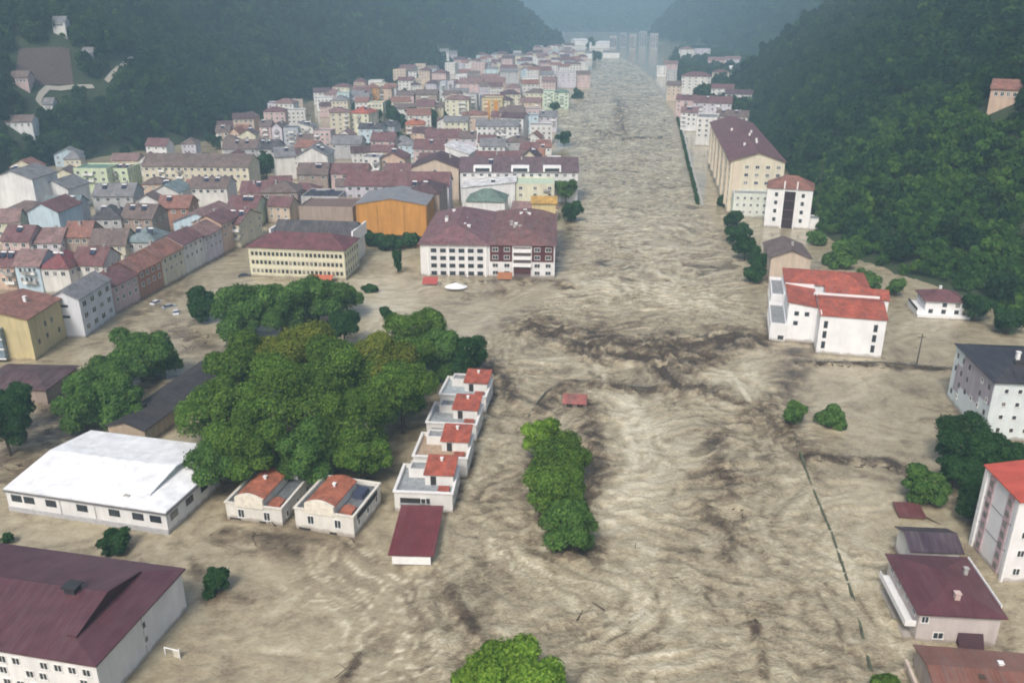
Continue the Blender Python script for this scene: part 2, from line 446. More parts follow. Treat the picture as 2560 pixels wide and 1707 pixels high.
def water_mat():
    m, t, b = nt('muddy_flood_water'); geo = N(t, 'ShaderNodeNewGeometry'); p = geo.outputs['Position']
    at = N(t, 'ShaderNodeAttribute'); at.attribute_name = 'silt_sheen_tone'
    tb = N(t, 'ShaderNodeAttribute'); tb.attribute_name = 'churn'
    n = noise(t, scaled(t, p, .8, 1.1, .8), 1.0, 5, .62, 1.2)
    n2 = noise(t, scaled(t, p, .28, .4, .3), 1.0, 4, .6, .8)
    a = N(t, 'ShaderNodeMath', operation='SUBTRACT'); a.inputs[1].default_value = .5; t.links.new(n.outputs[0], a.inputs[0])
    a2 = N(t, 'ShaderNodeMath', operation='SUBTRACT'); a2.inputs[1].default_value = .5; t.links.new(n2.outputs[0], a2.inputs[0])
    k = N(t, 'ShaderNodeMath', operation='MULTIPLY_ADD'); k.inputs[1].default_value = .38; k.inputs[2].default_value = .27; t.links.new(tb.outputs['Fac'], k.inputs[0])
    am = N(t, 'ShaderNodeMath', operation='MULTIPLY'); t.links.new(a.outputs[0], am.inputs[0]); t.links.new(k.outputs[0], am.inputs[1])
    s = N(t, 'ShaderNodeMath', operation='ADD'); t.links.new(at.outputs['Fac'], s.inputs[0]); t.links.new(am.outputs[0], s.inputs[1])
    s2 = N(t, 'ShaderNodeMath', operation='MULTIPLY_ADD'); s2.inputs[1].default_value = .18; t.links.new(a2.outputs[0], s2.inputs[0]); t.links.new(s.outputs[0], s2.inputs[2])
    n5 = noise(t, scaled(t, p, 1.1, 2.6, 1.1), 1.0, 4, .65, 1.5); a5 = N(t, 'ShaderNodeMath', operation='SUBTRACT'); a5.inputs[1].default_value = .5; t.links.new(n5.outputs[0], a5.inputs[0])
    m5 = N(t, 'ShaderNodeMath', operation='MULTIPLY'); t.links.new(a5.outputs[0], m5.inputs[0]); t.links.new(k.outputs[0], m5.inputs[1])
    s3 = N(t, 'ShaderNodeMath', operation='MULTIPLY_ADD'); s3.inputs[1].default_value = .8; t.links.new(m5.outputs[0], s3.inputs[0]); t.links.new(s2.outputs[0], s3.inputs[2])
    r = ramp(t, s3.outputs[0], [(.04, (.066, .049, .035)), (.30, (.182, .146, .097)), (.48, (.325, .279, .187)), (.65, (.435, .386, .270)), (.88, (.62, .570, .435))])
    t.links.new(r.outputs[0], b.inputs['Base Color'])
    b.inputs['IOR'].default_value = 1.33
    rg = N(t, 'ShaderNodeMath', operation='MULTIPLY_ADD'); rg.inputs[1].default_value = .16; rg.inputs[2].default_value = .09; t.links.new(tb.outputs['Fac'], rg.inputs[0]); t.links.new(rg.outputs[0], b.inputs['Roughness'])
    bp = N(t, 'ShaderNodeBump'); bp.inputs['Distance'].default_value = .5
    st = N(t, 'ShaderNodeMath', operation='MULTIPLY_ADD'); st.inputs[1].default_value = .80; st.inputs[2].default_value = .035; t.links.new(tb.outputs['Fac'], st.inputs[0])
    t.links.new(st.outputs[0], bp.inputs['Strength']); n4 = noise(t, scaled(t, p, 2.2, 3.0, 2.2), 1.0, 3, .6, .6); hs = N(t, 'ShaderNodeMath', operation='MULTIPLY_ADD'); hs.inputs[1].default_value = .35; t.links.new(n4.outputs[0], hs.inputs[0]); t.links.new(n.outputs[0], hs.inputs[2])
    t.links.new(hs.outputs[0], bp.inputs['Height'])
    t.links.new(bp.outputs[0], b.inputs['Normal'])
    return m
water = structure(link('flood_water', grid_mesh('flood_water', wx, wy, Hw, {'silt_sheen_tone': tone, 'churn': np.clip(fast + dark * .4, 0, 1)}, water_mat())))

# ------------------------------------------------------------------ building kit
WIN = {}
def window_mesh(ww, wh, style):
    k = (round(ww, 2), round(wh, 2), style)
    if k in WIN: return WIN[k]
    m = MB(); t = .09 if min(ww, wh) < 1.0 else .12
    x, z = ww / 2, wh / 2
    if style.startswith('bare'):
        m.box(-x, x, -.03, .05, -z, z, 1)
    else:
        m.box(-x + t, x - t, -.03, .05, -z + t, z - t, 1)
        m.box(-x, x, -.08, .04, z - t, z, 0); m.box(-x - .06, x + .06, -.16, .04, -z, -z + t, 0)
        m.box(-x, -x + t, -.08, .04, -z + t, z - t, 0); m.box(x - t, x, -.08, .04, -z + t, z - t, 0)
        if ww > 1.0: m.box(-.04, .04, -.07, .03, -z + t, z - t, 0)
    WIN[k] = m.mesh('window', [FRAME, CURT if style.endswith('~') else GLASS]); return WIN[k]
FACE_RZ = {'F': 0.0, 'R': math.pi / 2, 'B': math.pi, 'L': -math.pi / 2}
def windows(root, blk, face, cols, rows, ww=1.2, wh=1.4, z0=1.2, step=None, mx=1.2, style='', skip=()):
    x0, x1, y0, y1, h = blk
    W = (x1 - x0) if face in 'FB' else (y1 - y0)
    if rows > 1 and step is None: step = (h - z0 - wh * .5 - .9) / (rows - 1)
    step = step or 0
    me, me2 = window_mesh(ww, wh, style), window_mesh(ww, wh, style + '~'); rq = random.Random(cols * 31 + rows * 7 + int(h * 10) + int(x1 * 10))
    for r in range(rows):
        for c in range(cols):
            if (r, c) in skip: continue
            s = (mx + ww / 2 + (W - 2 * mx - ww) * (c / (cols - 1) if cols > 1 else .5))
            z = z0 + r * step
            if face == 'F': p = (x0 + s, y0, z)
            elif face == 'B': p = (x1 - s, y1, z)
            elif face == 'R': p = (x1, y0 + s, z)
            else: p = (x0, y1 - s, z)
            link('window', me2 if rq.random() < .28 else me, root, p, FACE_RZ[face])
def block(root, x0, x1, y0, y1, h, wall, roof='gx', rh=3.0, rmat=None, o=.5, z0=-3.0, fascia=True, names=('wall', 'roof')):
    """one volume of a building in its own frame: y0 is the front; returns (x0,x1,y0,y1,h)"""
    w_, d = x1 - x0, y1 - y0; cx, cy = (x0 + x1) / 2, (y0 + y1) / 2; t = .22
    m = MB(); r = MB()
    if roof == 'gx':
        m.prism([(y0, z0), (y1, z0), (y1, h), (cy, h + rh), (y0, h)], x0, x1, 'x'); s = rh / (d / 2)
        r.prism([(y0 - o, h - s * o + t), (cy, h + rh + t), (y1 + o, h - s * o + t), (y1 + o, h - s * o + .02), (cy, h + rh + .02), (y0 - o, h - s * o + .02)], x0 - o, x1 + o, 'x')
    elif roof == 'gy':
        m.prism([(x0, z0), (x1, z0), (x1, h), (cx, h + rh), (x0, h)], y0, y1, 'y'); s = rh / (w_ / 2)
        r.prism([(x0 - o, h - s * o + t), (cx, h + rh + t), (x1 + o, h - s * o + t), (x1 + o, h - s * o + .02), (cx, h + rh + .02), (x0 - o, h - s * o + .02)], y0 - o, y1 + o, 'y')
    elif roof == 'hip':
        m.box(x0, x1, y0, y1, z0, h)
        a, b, c, e = x0 - o, x1 + o, y0 - o, y1 + o; zb, ze = h + .02, h + .2
        if w_ >= d: p, q = (x0 + d / 2 * .9, cy, h + rh), (x1 - d / 2 * .9, cy, h + rh)
        else: p, q = (cx, y0 + w_ / 2 * .9, h + rh), (cx, y1 - w_ / 2 * .9, h + rh)
        lo = [(a, c, zb), (b, c, zb), (b, e, zb), (a, e, zb)]; up = [(a, c, ze), (b, c, ze), (b, e, ze), (a, e, ze)]
        r.poly(list(reversed(lo)))
        for i in range(4): r.poly([lo[i], lo[(i + 1) % 4], up[(i + 1) % 4], up[i]])
        if w_ >= d: r.poly([up[0], up[1], q, p]); r.poly([up[1], up[2], q]); r.poly([up[2], up[3], p, q]); r.poly([up[3], up[0], p])
        else: r.poly([up[0], up[1], p]); r.poly([up[1], up[2], q, p]); r.poly([up[2], up[3], q]); r.poly([up[3], up[0], p, q])
    elif roof == 'flat':
        k = .28; ph = rh
        m.poly([(x0,y0,z0),(x1,y0,z0),(x1,y0,h+ph),(x0,y0,h+ph)]); m.poly([(x1,y0,z0),(x1,y1,z0),(x1,y1,h+ph),(x1,y0,h+ph)])
        m.poly([(x1,y1,z0),(x0,y1,z0),(x0,y1,h+ph),(x1,y1,h+ph)]); m.poly([(x0,y1,z0),(x0,y0,z0),(x0,y0,h+ph),(x0,y1,h+ph)])
        O = [(x0,y0),(x1,y0),(x1,y1),(x0,y1)]; I = [(x0+k,y0+k),(x1-k,y0+k),(x1-k,y1-k),(x0+k,y1-k)]
        for i in range(4):
            j = (i + 1) % 4
            m.poly([(*O[i],h+ph),(*O[j],h+ph),(*I[j],h+ph),(*I[i],h+ph)])
            m.poly([(*I[i],h+ph),(*I[j],h+ph),(*I[j],h-.3),(*I[i],h-.3)])
        r.box(x0 + k - .01, x1 - k + .01, y0 + k - .01, y1 - k + .01, h - .25, h)
    elif roof == 'shed_f' or roof == 'shed_b':
        hf, hb = (h, h + rh) if roof == 'shed_f' else (h + rh, h)
        m.prism([(y0, z0), (y1, z0), (y1, hb), (y0, hf)], x0, x1, 'x'); s = (hb - hf) / d
        r.prism([(y0 - o, hf - s * o + t), (y1 + o, hb + s * o + t), (y1 + o, hb + s * o + .02), (y0 - o, hf - s * o + .02)], x0 - o, x1 + o, 'x')
    elif roof == 'shed_r' or roof == 'shed_l':
        hl, hr = (h + rh, h) if roof == 'shed_r' else (h, h + rh)
        m.prism([(x0, z0), (x1, z0), (x1, hr), (x0, hl)], y0, y1, 'y'); s = (hr - hl) / w_
        r.prism([(x0 - o, hl - s * o + t), (x1 + o, hr + s * o + t), (x1 + o, hr + s * o + .02), (x0 - o, hl - s * o + .02)], y0 - o, y1 + o, 'y')
    wo = m.build(names[0], wall if not isinstance(wall, tuple) else wall_mat(wall), root)
    ro = r.build(names[1], rmat or GREYFLAT, root)
    return (x0, x1, y0, y1, h), wo, ro
def chimney(roof, x, y, z, h=1.4, s=.35, mat=None):
    m = MB(); m.box(x - s, x + s, y - s, y + s, z - 1.0, z + h); m.box(x - s - .1, x + s + .1, y - s - .1, y + s + .1, z + h, z + h + .15)
    m.build('chimney', mat or CONC, roof)

def by_base(A, B):
    a, b = G(*A), G(*B); d = b - a
    return (a + b) / 2, math.atan2(d.y, d.x), d.length
def by_eave(xl, xr, y, h, rot=0.0, y2=None):
    a, b = G(xl, y, h), G(xr, y if y2 is None else y2, h)
    c = (a + b) / 2; c.z = 0; r = math.radians(rot) + (math.atan2(b.y - a.y, b.x - a.x) if y2 is not None else 0)
    return c, r, (b - a).length / (1 if y2 is not None else max(.5, math.cos(math.radians(rot)) ))

C = dict(white=(.74,.74,.73), offwhite=(.66,.65,.61), cream=(.66,.61,.47), yellow=(.62,.52,.27), paleyellow=(.66,.64,.46), tan=(.58,.46,.34),
         orange=(.56,.27,.06), peach=(.60,.42,.30), pink=(.58,.42,.40), lilac=(.56,.53,.60), blue=(.46,.60,.68), aqua=(.50,.66,.66),
         green=(.52,.66,.48), lime=(.56,.66,.42), grey=(.44,.44,.44), brown=(.34,.26,.21), bluegrey=(.40,.44,.50), brick=(.42,.20,.13))
def mute(c, k=.16, b=1.04):
    l = .3 * c[0] + .59 * c[1] + .11 * c[2]; return tuple((x * (1 - k) + l * k) * b for x in c)
C = {k_: (v_ if k_ in ('white', 'orange', 'yellow', 'cream') else mute(v_)) for k_, v_ in C.items()}
R = dict(maroon=(.155,.05,.055), dmaroon=(.075,.026,.034), red=(.40,.085,.045), rust=(.26,.095,.06), brown=(.145,.095,.08), grey=(.2,.2,.21),
         dgrey=(.05,.048,.055), orange=(.47,.13,.06), green=(.12,.20,.16), pinkbrown=(.23,.12,.11), teal=(.16,.23,.24), white=(.78,.79,.80), palegreen=(.42,.52,.40))

R = {k_: mute(v_, .12, 1.05) if k_ in ('maroon', 'pinkbrown', 'brown', 'teal', 'rust') else v_ for k_, v_ in R.items()}
def simple(name, label, cat, place, depth, h, wall, roof, rh, rcol, wins=(), group=None, rkind='tile', o=.5, wear=.6, chim=0, base=0.0, shrink=1.0):
    c, rz, w_ = place; c = Vector((c.x, c.y, base))
    root = empty(name, c, rz); tag(root, label, cat, group)
    hw = w_ * shrink / 2
    rm = roof_mat(R[rcol] if isinstance(rcol, str) else rcol, rkind, 'x' if roof in ('gy', 'shed_l', 'shed_r') else 'y', wear) if roof != 'flat' else (plain('flat_' + rcol, R[rcol], .8, 0, .3) if rcol in R else GREYFLAT)
    blk, wo, ro = block(root, -hw, hw, 0, depth, h, wall_mat(C[wall] if isinstance(wall, str) else wall), roof, rh, rm, o)
    for wn_ in wins: windows(root, blk, *wn_[:3], **(wn_[3] if len(wn_) > 3 else {}))
    rr = random.Random(hash(label) & 0xffff if False else sum(map(ord, label)))
    for i in range(chim):
        x = rr.uniform(-.6, .6) * hw; y = depth * rr.uniform(.35, .65)
        chimney(ro, x, y, h + (rh * .8 if roof != 'flat' else 0), 1.3)
    FOOT.append((c.x, c.y, rz, -hw, hw, 0, depth))
    return root, blk, wo, ro
FOOT = []

# ------------------------------------------------------------------ foreground buildings
def dutch_roof(root, x0, x1, y0, y1, h, rh, inset, mat, gmat, o=.5, lhip=1.0):
    """low hip roof whose right end is a lower apron with a gable standing above it"""
    a, b, c, e = x0 - o, x1 + o, y0 - o, y1 + o; cy = (y0 + y1) / 2; D = (e - c) / 2; t = .25
    sl = rh / D; gxx = b - inset; yi = inset * .62; zi = h + sl * yi
    m = MB()
    m.poly([(a, c, h + t), (b, c, h + t), (gxx, c + yi, zi + t), (gxx, cy, h + rh + t), (a + D * lhip, cy, h + rh + t)])
    m.poly([(b, e, h + t), (a, e, h + t), (a + D * lhip, cy, h + rh + t), (gxx, cy, h + rh + t), (gxx, e - yi, zi + t)])
    m.poly([(a, e, h + t), (a, c, h + t), (a + D * lhip, cy, h + rh + t)])
    m.poly([(b, c, h + t), (b, e, h + t), (gxx, e - yi, zi + t), (gxx, c + yi, zi + t)])
    for p, q in (((a, c), (b, c)), ((b, c), (b, e)), ((b, e), (a, e)), ((a, e), (a, c))):
        m.poly([(*p, h), (*q, h), (*q, h + t), (*p, h + t)])
    m.poly([(a, c, h), (b, c, h), (b, e, h), (a, e, h)])
    ro = m.build('roof', mat, root)
    # main roof carries on past the gable as an overhanging verge
    v = MB(); ov = .25; z2 = zi + t + .06
    v.prism([(c + yi, z2), (cy, h + rh + t + .06), (e - yi, z2), (e - yi, z2 + .2), (cy, h + rh + t + .26), (c + yi, z2 + .2)], gxx - 1.2, gxx + ov, 'x')
    v.build('verge', mat, root)
    g = MB(); g.poly([(gxx + .03, c + yi + .1, zi + t), (gxx + .03, e - yi - .1, zi + t), (gxx + .03, cy, h + rh + t)]); g.build('gable', gmat, root)
    return ro

# school with burgundy metal roof, bottom left
r0 = empty('school', G(238, 1660, 6.8) * 1, math.radians(-11.7)); r0.location.z = 0
tag(r0, 'large white school with low burgundy metal roof and roof vent, bottom left corner', 'school')
m = MB(); m.box(-40, 0, 0, 19.4, -3, 6.8); m.build('wall', wall_mat(C['white'], .12), r0)
bu = roof_mat((.085, .030, .038), 'metal', 'y', .25)
ro = dutch_roof(r0, -40, 0, 0, 19.4, 6.8, 2.6, 5.2, bu, roof_mat((.05, .015, .02), 'metal', 'y', .1))
blk = (-40, 0, 0, 19.4, 6.8)
windows(r0, blk, 'F', 19, 1, 1.25, 1.25, 5.2, mx=.9, skip={(0, 4), (0, 11), (0, 14)})
windows(r0, blk, 'F', 19, 1, 1.25, 1.25, 3.4, mx=1.6, skip={(0, 17), (0, 16), (0, 13)})
windows(r0, blk, 'F', 19, 1, 1.25, 1.25, 1.4, mx=1.2)
windows(r0, blk, 'R', 1, 2, .9, 1.1, 2.6, 2.4, mx=8)
m = MB(); m.box(-10.4, -8.8, 8.6, 10.0, 8.4, 10.2); m.box(-10.7, -8.5, 8.3, 10.3, 10.35, 10.5); m.box(-10.5, -8.7, 8.5, 10.1, 10.2, 10.36, 1)
m.build('roof_vent', [plain('vent_box', (.03, .03, .032), .6), CONC], r0)
m = MB(); m.box(.0, .06, 9.4, 9.5, -1, 6.6); m.build('downpipe', CONC, r0)

# white sports hall
r0 = empty('sports_hall', G(423, 1336), math.radians(-13.6)); tag(r0, 'low wide hall with bright white sheet metal roof beside the tall trees', 'hall')
m = MB(); m.box(-32, 0, 0, 22.5, -3, 4.28); m.build('wall', wall_mat(C['white'], .15), r0)
dutch_roof(r0, -32, 0, 0, 22.5, 4.3, 1.7, 5.4, roof_mat(R['white'], 'metal', 'y', .1), plain('grey_sheet', (.36, .40, .40), .6), .16, .04)
m = MB(); m.box(-32.2, .2, -.3, -.17, 3.95, 4.28); m.box(.17, .3, -.17, 22.7, 3.95, 4.28); m.build('gutter', plain('gutter', (.16, .16, .17), .5), r0)
blk = (-32, 0, 0, 22.5, 4.1)
for x in (-31, -28.4, -23.9, -17.6, -11.2, -6.6, -3.2):
    link('window', window_mesh(2.2, 1.35, 'bare'), r0, (x + 1.05, 0, 2.75))
windows(r0, blk, 'R', 5, 1, 2.2, 1.35, 2.75, mx=1.0, style='bare')
for x in (-21, -14): m = MB(); m.box(x, x + .12, -.1, 0, -1, 3.7); m.build('downpipe', CONC, r0)
m = MB(); m.box(-32.05, .05, -.12, 0, -1, .95); m.build('plinth', plain('hall_plinth', (.42, .42, .43), .8), r0)
m = MB(); m.box(-9.6, -8.4, 2.0, 2.6, 4.5, 5.1); m.tube((-9.0, 2.3, 5.0), (-9.0, 2.3, 6.2), .04, .04); m.build('roof_aerial', CONC, r0)

RED = roof_mat(R['red'], 'tile', 'y', .45)
ORED = roof_mat((.40, .12, .06), 'tile', 'x', .5)
# two cottages with curved pediments
def cottage(A, rot, w_, d, h, label, side_open, tank):
    root = empty('cottage', A, math.radians(rot)); tag(root, label, 'house', 'cottages with curved gables')
    cw = wall_mat((.70, .68, .62), .15)
    blk, wo, ro = block(root, 0, w_, 0, d, h - .7, cw, 'flat', .7, plain('terrace_floor', (.13, .14, .145), .8, 0, .4))
    m = MB()
    for a, b, c, e in ((-.18, w_ + .18, -.18, .02), (w_ - .02, w_ + .18, .02, d + .18), (-.18, .02, .02, d + .18), (.02, w_ - .02, d - .02, d + .18)):
        m.box(a, b, c, e, h - .22, h + .06)
    m.build('cornice', plain('cornice', (.66, .62, .54), .7), root)
    # raised middle with its curved front and red tiles
    x0, x1, y0, y1 = w_ * .20, w_ * .67, .32, d * .80; n = 10
    arc = lambda k, up, hh: ((x0 - .15 + (x1 - x0 + .3) * k / n), h + hh + up * math.sin(math.pi * k / n))
    m = MB(); m.prism([(x0, h - .7), (x1, h - .7)] + [(x0 + (x1 - x0) * k / n, h + .9 + .75 * math.sin(math.pi * k / n)) for k in range(n, -1, -1)], y0, y1, 'y')
    m.build('upper_wall', cw, root)
    m = MB(); m.prism([arc(k, .75, 1.12) for k in range(n + 1)] + [arc(k, .75, .93) for k in range(n, -1, -1)], y0 + .3, y1 + .2, 'y')
    rf = m.build('upper_roof', ORED, root)
    m = MB(); m.prism([arc(k, .8, 1.25) for k in range(n + 1)] + [(x1 + .15, h - .6), (x0 - .15, h - .6)], -.2, .3, 'y'); m.build('pediment', plain('pediment', (.70, .66, .56), .75), root)
    chimney(rf, (x0 + x1) / 2 + .3, y1 * .6, h + 1.8, .5, .22, WHITE)
    m = MB(); m.prism([(w_ * .72, h - .5), (w_ * .93, h - .5), (w_ * .93, h - .1), (w_ * .82, h + .35), (w_ * .72, h - .1)], 1.0, 3.0, 'y'); m.build('small_roof', ORED, root)
    for fx in (.27, .73):
        link('window', window_mesh(1.3, 1.75, ''), root, (w_ * fx, 0, h - 2.0))
    windows(root, (0, w_, 0, d, h), 'R', 3, 1, .9, 1.3, h - 2.2, mx=1.5)
    if side_open:
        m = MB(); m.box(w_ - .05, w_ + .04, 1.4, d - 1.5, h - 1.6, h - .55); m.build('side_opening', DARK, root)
        m = MB(); m.box(w_ * .72, w_ * .9, d * .55, d * .8, h - .7, h + .25); m.build('roof_box', plain('roof_box', (.05, .06, .10), .5), root)
    if tank:
        m = MB(); m.tube((w_ * .62, d * .86, h + .6), (w_ * .80, d * .86, h + .6), .45, .45, 10); m.box(w_ * .60, w_ * .82, d * .87, d * .93, h - .6, h + .9)
        m.build('water_tank', WHITE, root)
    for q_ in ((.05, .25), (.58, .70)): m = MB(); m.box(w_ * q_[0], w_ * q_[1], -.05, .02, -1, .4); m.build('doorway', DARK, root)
    FOOT.append((A.x, A.y, math.radians(rot), 0, w_, 0, d))
cottage(G(569, 1296), -12.3, 10.5, 11.9, 3.5, 'white cottage with curved gable and roof water tank, nearer the white hall', False, True)
cottage(G(741, 1320), -15.2, 10.9, 11.2, 4.2, 'white cottage with curved gable and dark side opening, right of its twin', True, False)

# stepped row of four terrace houses
ref = G(1138, 1189, 6.2)
for i, (px, py, lab, fl) in enumerate([
        (1138, 1189, 'white terrace house with grey terrace, foremost of the stepped row behind the red shed roof', (.26, .28, .29)),
        (1174, 1104, 'white terrace house with tan terrace floor, second of the stepped row', (.36, .27, .19)),
        (1197, 1023, 'white terrace house with small red roof, third of the stepped row', (.30, .32, .33)),
        (1221, 955, 'white terrace house with red roof, farthest of the stepped row by the river', (.33, .37, .39))]):
    off = G(px, py, 6.2) - ref; base = G(988, 1278) + Vector((off.x, off.y, 0))
    root = empty('terrace_house', base, math.radians(-4.3 - 1.2 * i)); tag(root, lab, 'house', 'stepped row of terrace houses')
    cw = wall_mat((.72, .71, .68), .12); w_, d, h = 10.3, 9.6, 4.3
    blk, wo, ro = block(root, 0, w_, 0, d, h - .8, cw, 'flat', .8, plain('terrace_floor_%d' % i, fl, .7, 0, .25))
    m = MB(); m.box(-.22, w_ + .22, -.22, .0, h - .25, h + .05); m.box(w_, w_ + .2, .0, d, h - .25, h + .05); m.box(-.2, .0, .0, d, h - .25, h + .05)
    m.build('cornice', WHITE, root)
    b2, w2, r2 = block(root, 4.9, 10.0, 3.6, 9.2, h + 1.3, cw, 'shed_f', .7, RED, .25, h - .8, names=('upper_wall', 'upper_roof'))
    chimney(r2, 7.4, 7.6, h + 1.9, .6, .2, WHITE)
    b3, w3, r3 = block(root, 1.5, 4.6, 6.0, 9.2, h + .7, cw, 'flat', .25, GREYFLAT, .2, h - .8, names=('stair_wall', 'stair_roof'))
    m = MB(); m.box(7.6, 9.6, .6, 2.2, h - .3, h + .05); m.build('small_roof', RED, root)
    m = MB(); m.box(5.9, 6.9, 3.50, 3.62, h - .7, h + 1.0); m.build('door', DARK, root)
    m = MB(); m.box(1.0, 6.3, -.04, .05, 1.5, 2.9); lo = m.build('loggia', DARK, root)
    m = MB(); m.box(.9, 6.4, -.16, -.05, 1.3, 1.9); m.build('railing', plain('railing_grey', (.30, .32, .33), .6), lo)
    windows(root, blk, 'R', 3, 1, 1.0, 1.3, 2.3, mx=1.2)
    windows(root, blk, 'F', 1, 1, 1.0, 1.3, 2.3, mx=7.8)
    FOOT.append((base.x, base.y, root.rotation_euler.z, 0, w_, 0, d))
# shed with the dark red roof in front of them
root = empty('shed', G(984, 1408), math.radians(-2.3)); tag(root, 'flooded shed with flat dark red metal roof and white front fascia', 'shed')
block(root, .0, 6.0, .0, 12.2, 2.0, wall_mat((.6, .6, .6), .2), 'shed_f', .6, roof_mat((.135, .028, .032), 'metal', 'y', .15), .7)
m = MB(); m.box(-.1, 6.1, -.62, -.3, .35, 1.75); m.build('fascia', WHITE, root)

# white complex with red roofs on the right bank
root = empty('riverside_complex', G(2039, 882), math.radians(-13.9)); tag(root, 'stepped white building with red tiled roofs at the river bend', 'building')
cw = wall_mat((.80, .80, .80), .06)
b1, _, _ = block(root, 0, 15.7, 0, 16.5, 10.3, cw, 'gx', 1.7, RED, .3)
b2, _, _ = block(root, -7.4, -.03, 7.0, 23, 9.9, cw, 'shed_r', .9, RED, .3, names=('side_wall', 'side_roof'))
b3, _, _ = block(root, 3, 19, 18.6, 27, 9.6, cw, 'gx', 1.5, RED, .3, names=('rear_wall', 'rear_roof'))
b4, _, _ = block(root, -7, 15.5, 30, 45, 9.0, cw, 'hip', 2.4, RED, .4, names=('back_wall', 'back_roof'))
b5, _, _ = block(root, -11.5, -7.45, 6.0, 24, 4.2, cw, 'flat', .9, GREYFLAT, names=('low_wall', 'terrace'))
b6, _, _ = block(root, -10.8, -7.05, 27, 44, 5.6, cw, 'flat', .9, GREYFLAT, names=('low_wall', 'terrace'))
for x in (1.5, 13.4):
    for z in (2.4, 5.2, 7.9): link('window', window_mesh(.95, 1.9, 'bare'), root, (x, 0, z))
for x, z in ((-5.2, 7.9), (-2.6, 7.9), (-5.2, 5.2)): link('window', window_mesh(1.15, 1.15, 'bare'), root, (x, 7.0, z))
link('window', window_mesh(1.5, 1.1, 'bare'), root, (-8.6, 6.0, 1.2))
windows(root, b5, 'L', 6, 1, 1.6, 1.6, 2.6, mx=1); windows(root, b6, 'L', 5, 1, 1.8, 2.0, 3.2, mx=1); windows(root, b2, 'L', 4, 1, 1.1, 1.2, 8.2, mx=1.5)
m = MB(); m.box(-.5, 16.2, 16.6, 17.1, 9, 11.0); m.box(-.02, .25, -.1, 16.6, 10.0, 11.0); m.box(-7.7, .0, 23.0, 23.3, 9, 11.2); m.build('fire_wall', WHITE, root)
for b in ((0, 15.7, 0, 16.5), (-11.5, 0, 6, 24), (-10, 16, 27, 45), (3, 19, 18, 27)): FOOT.append((root.location.x, root.location.y, root.rotation_euler.z, *b))
simple('house', 'tan gabled house with brown tiled roof behind the red roofed complex', 'house', by_eave(1930, 2026, 645, 8.5, -8), 18, 8.5, 'tan', 'gy', 2.4, 'brown', chim=1)

# white tower and the long cream apartment block
root = empty('apartment_tower', G(1909, 566), math.radians(-17.8)); tag(root, 'white tower with dark glazed centre strip and red hipped roof below the hill', 'apartment block')
blk, _, ro = block(root, 0, 17.2, 0, 14, 15.6, wall_mat((.78, .78, .77), .08), 'hip', 4.2, roof_mat(R['rust'], 'tile', 'y', .4), .5)
m = MB(); m.box(6.6, 10.8, -.25, .02, -1, 14.6, 0)
for z in (3.5, 7.2, 10.9): m.box(6.6, 10.8, -.33, -.26, z, z + .25, 1)
m.build('glazed_strip', [plain('maroon_glass', (.035, .018, .024), .25), plain('strip_bar', (.09, .05, .055), .5)], root)
for x in (6.1, 10.9): m = MB(); m.box(x, x + .5, -.45, .0, -1, 18.6); m.build('pilaster', WHITE, root)
for x in (3.6, 13.7):
    for z in (3.2, 6.6, 10.0, 13.2): link('window', window_mesh(1.2, 1.5, 'bare'), root, (x, 0, z))
windows(root, blk, 'L', 3, 4, 1.2, 1.4, 3.2, 3.3)
b2, _, _ = block(root, 17.3, 23.5, 2, 9, 3.6, WHITE, 'flat', .4, GREYFLAT, names=('annex_wall', 'annex_roof'))
FOOT.append((root.location.x, root.location.y, root.rotation_euler.z, 0, 24, 0, 14))

nl, nr, fl = G(1828, 402, 22), G(1955, 400, 22), G(1777, 306, 22)
rz = math.atan2(nr.y - nl.y, nr.x - nl.x); wv_ = (nr - nl).length
dp = abs(-(fl.x - nl.x) * math.sin(rz) + (fl.y - nl.y) * math.cos(rz))
ang = math.atan2(fl.y - nl.y, fl.x - nl.x) - math.pi / 2; dp = (fl - nl).length
root = empty('apartment_block', (nl.x, nl.y, 0), ang); tag(root, 'long cream apartment block with wide maroon roof on the right bank', 'apartment block')
blk, _, ro = block(root, 0, wv_, 0, dp, 22, wall_mat(C['cream'], .15), 'gy', 3.6, roof_mat(R['maroon'], 'tile', 'x', .7), .8)
windows(root, blk, 'F', 5, 6, 1.8, 1.5, 3.0, 3.3, mx=1.5); windows(root, blk, 'L', 14, 6, 1.8, 1.5, 3.0, 3.3, mx=2)
for k in range(6): m = MB(); m.box(-1.0, 0, 6 + k * dp / 6.2, 9 + k * dp / 6.2, 2.2, 21); m.build('bay', wall_mat((.66, .57, .45), .15), root)
m = MB(); m.box(1.0, 4.2, -.7, 0, 6.0, 21.5); m.build('bay', wall_mat((.66, .57, .45), .15), root)
for k, (fx, fy) in enumerate([(.62, .25), (.66, .32), (.58, .42), (.7, .55), (.35, .2), (.3, .6)]): chimney(ro, wv_ * fx, dp * fy, 22 + 3.6 * (1 - abs(2 * fx - 1)), 1.2, .4, WHITE)
b2, _, _ = block(root, 1.5, wv_ * .72, -9, -.05, 9.5, wall_mat((.66, .70, .62), .15), 'flat', .6, GREYFLAT, names=('front_wall', 'front_roof'))
windows(root, b2, 'F', 5, 3, 1.1, 1.3, 2.4, 2.9)
FOOT.append((nl.x, nl.y, ang, 0, wv_, -9, dp))

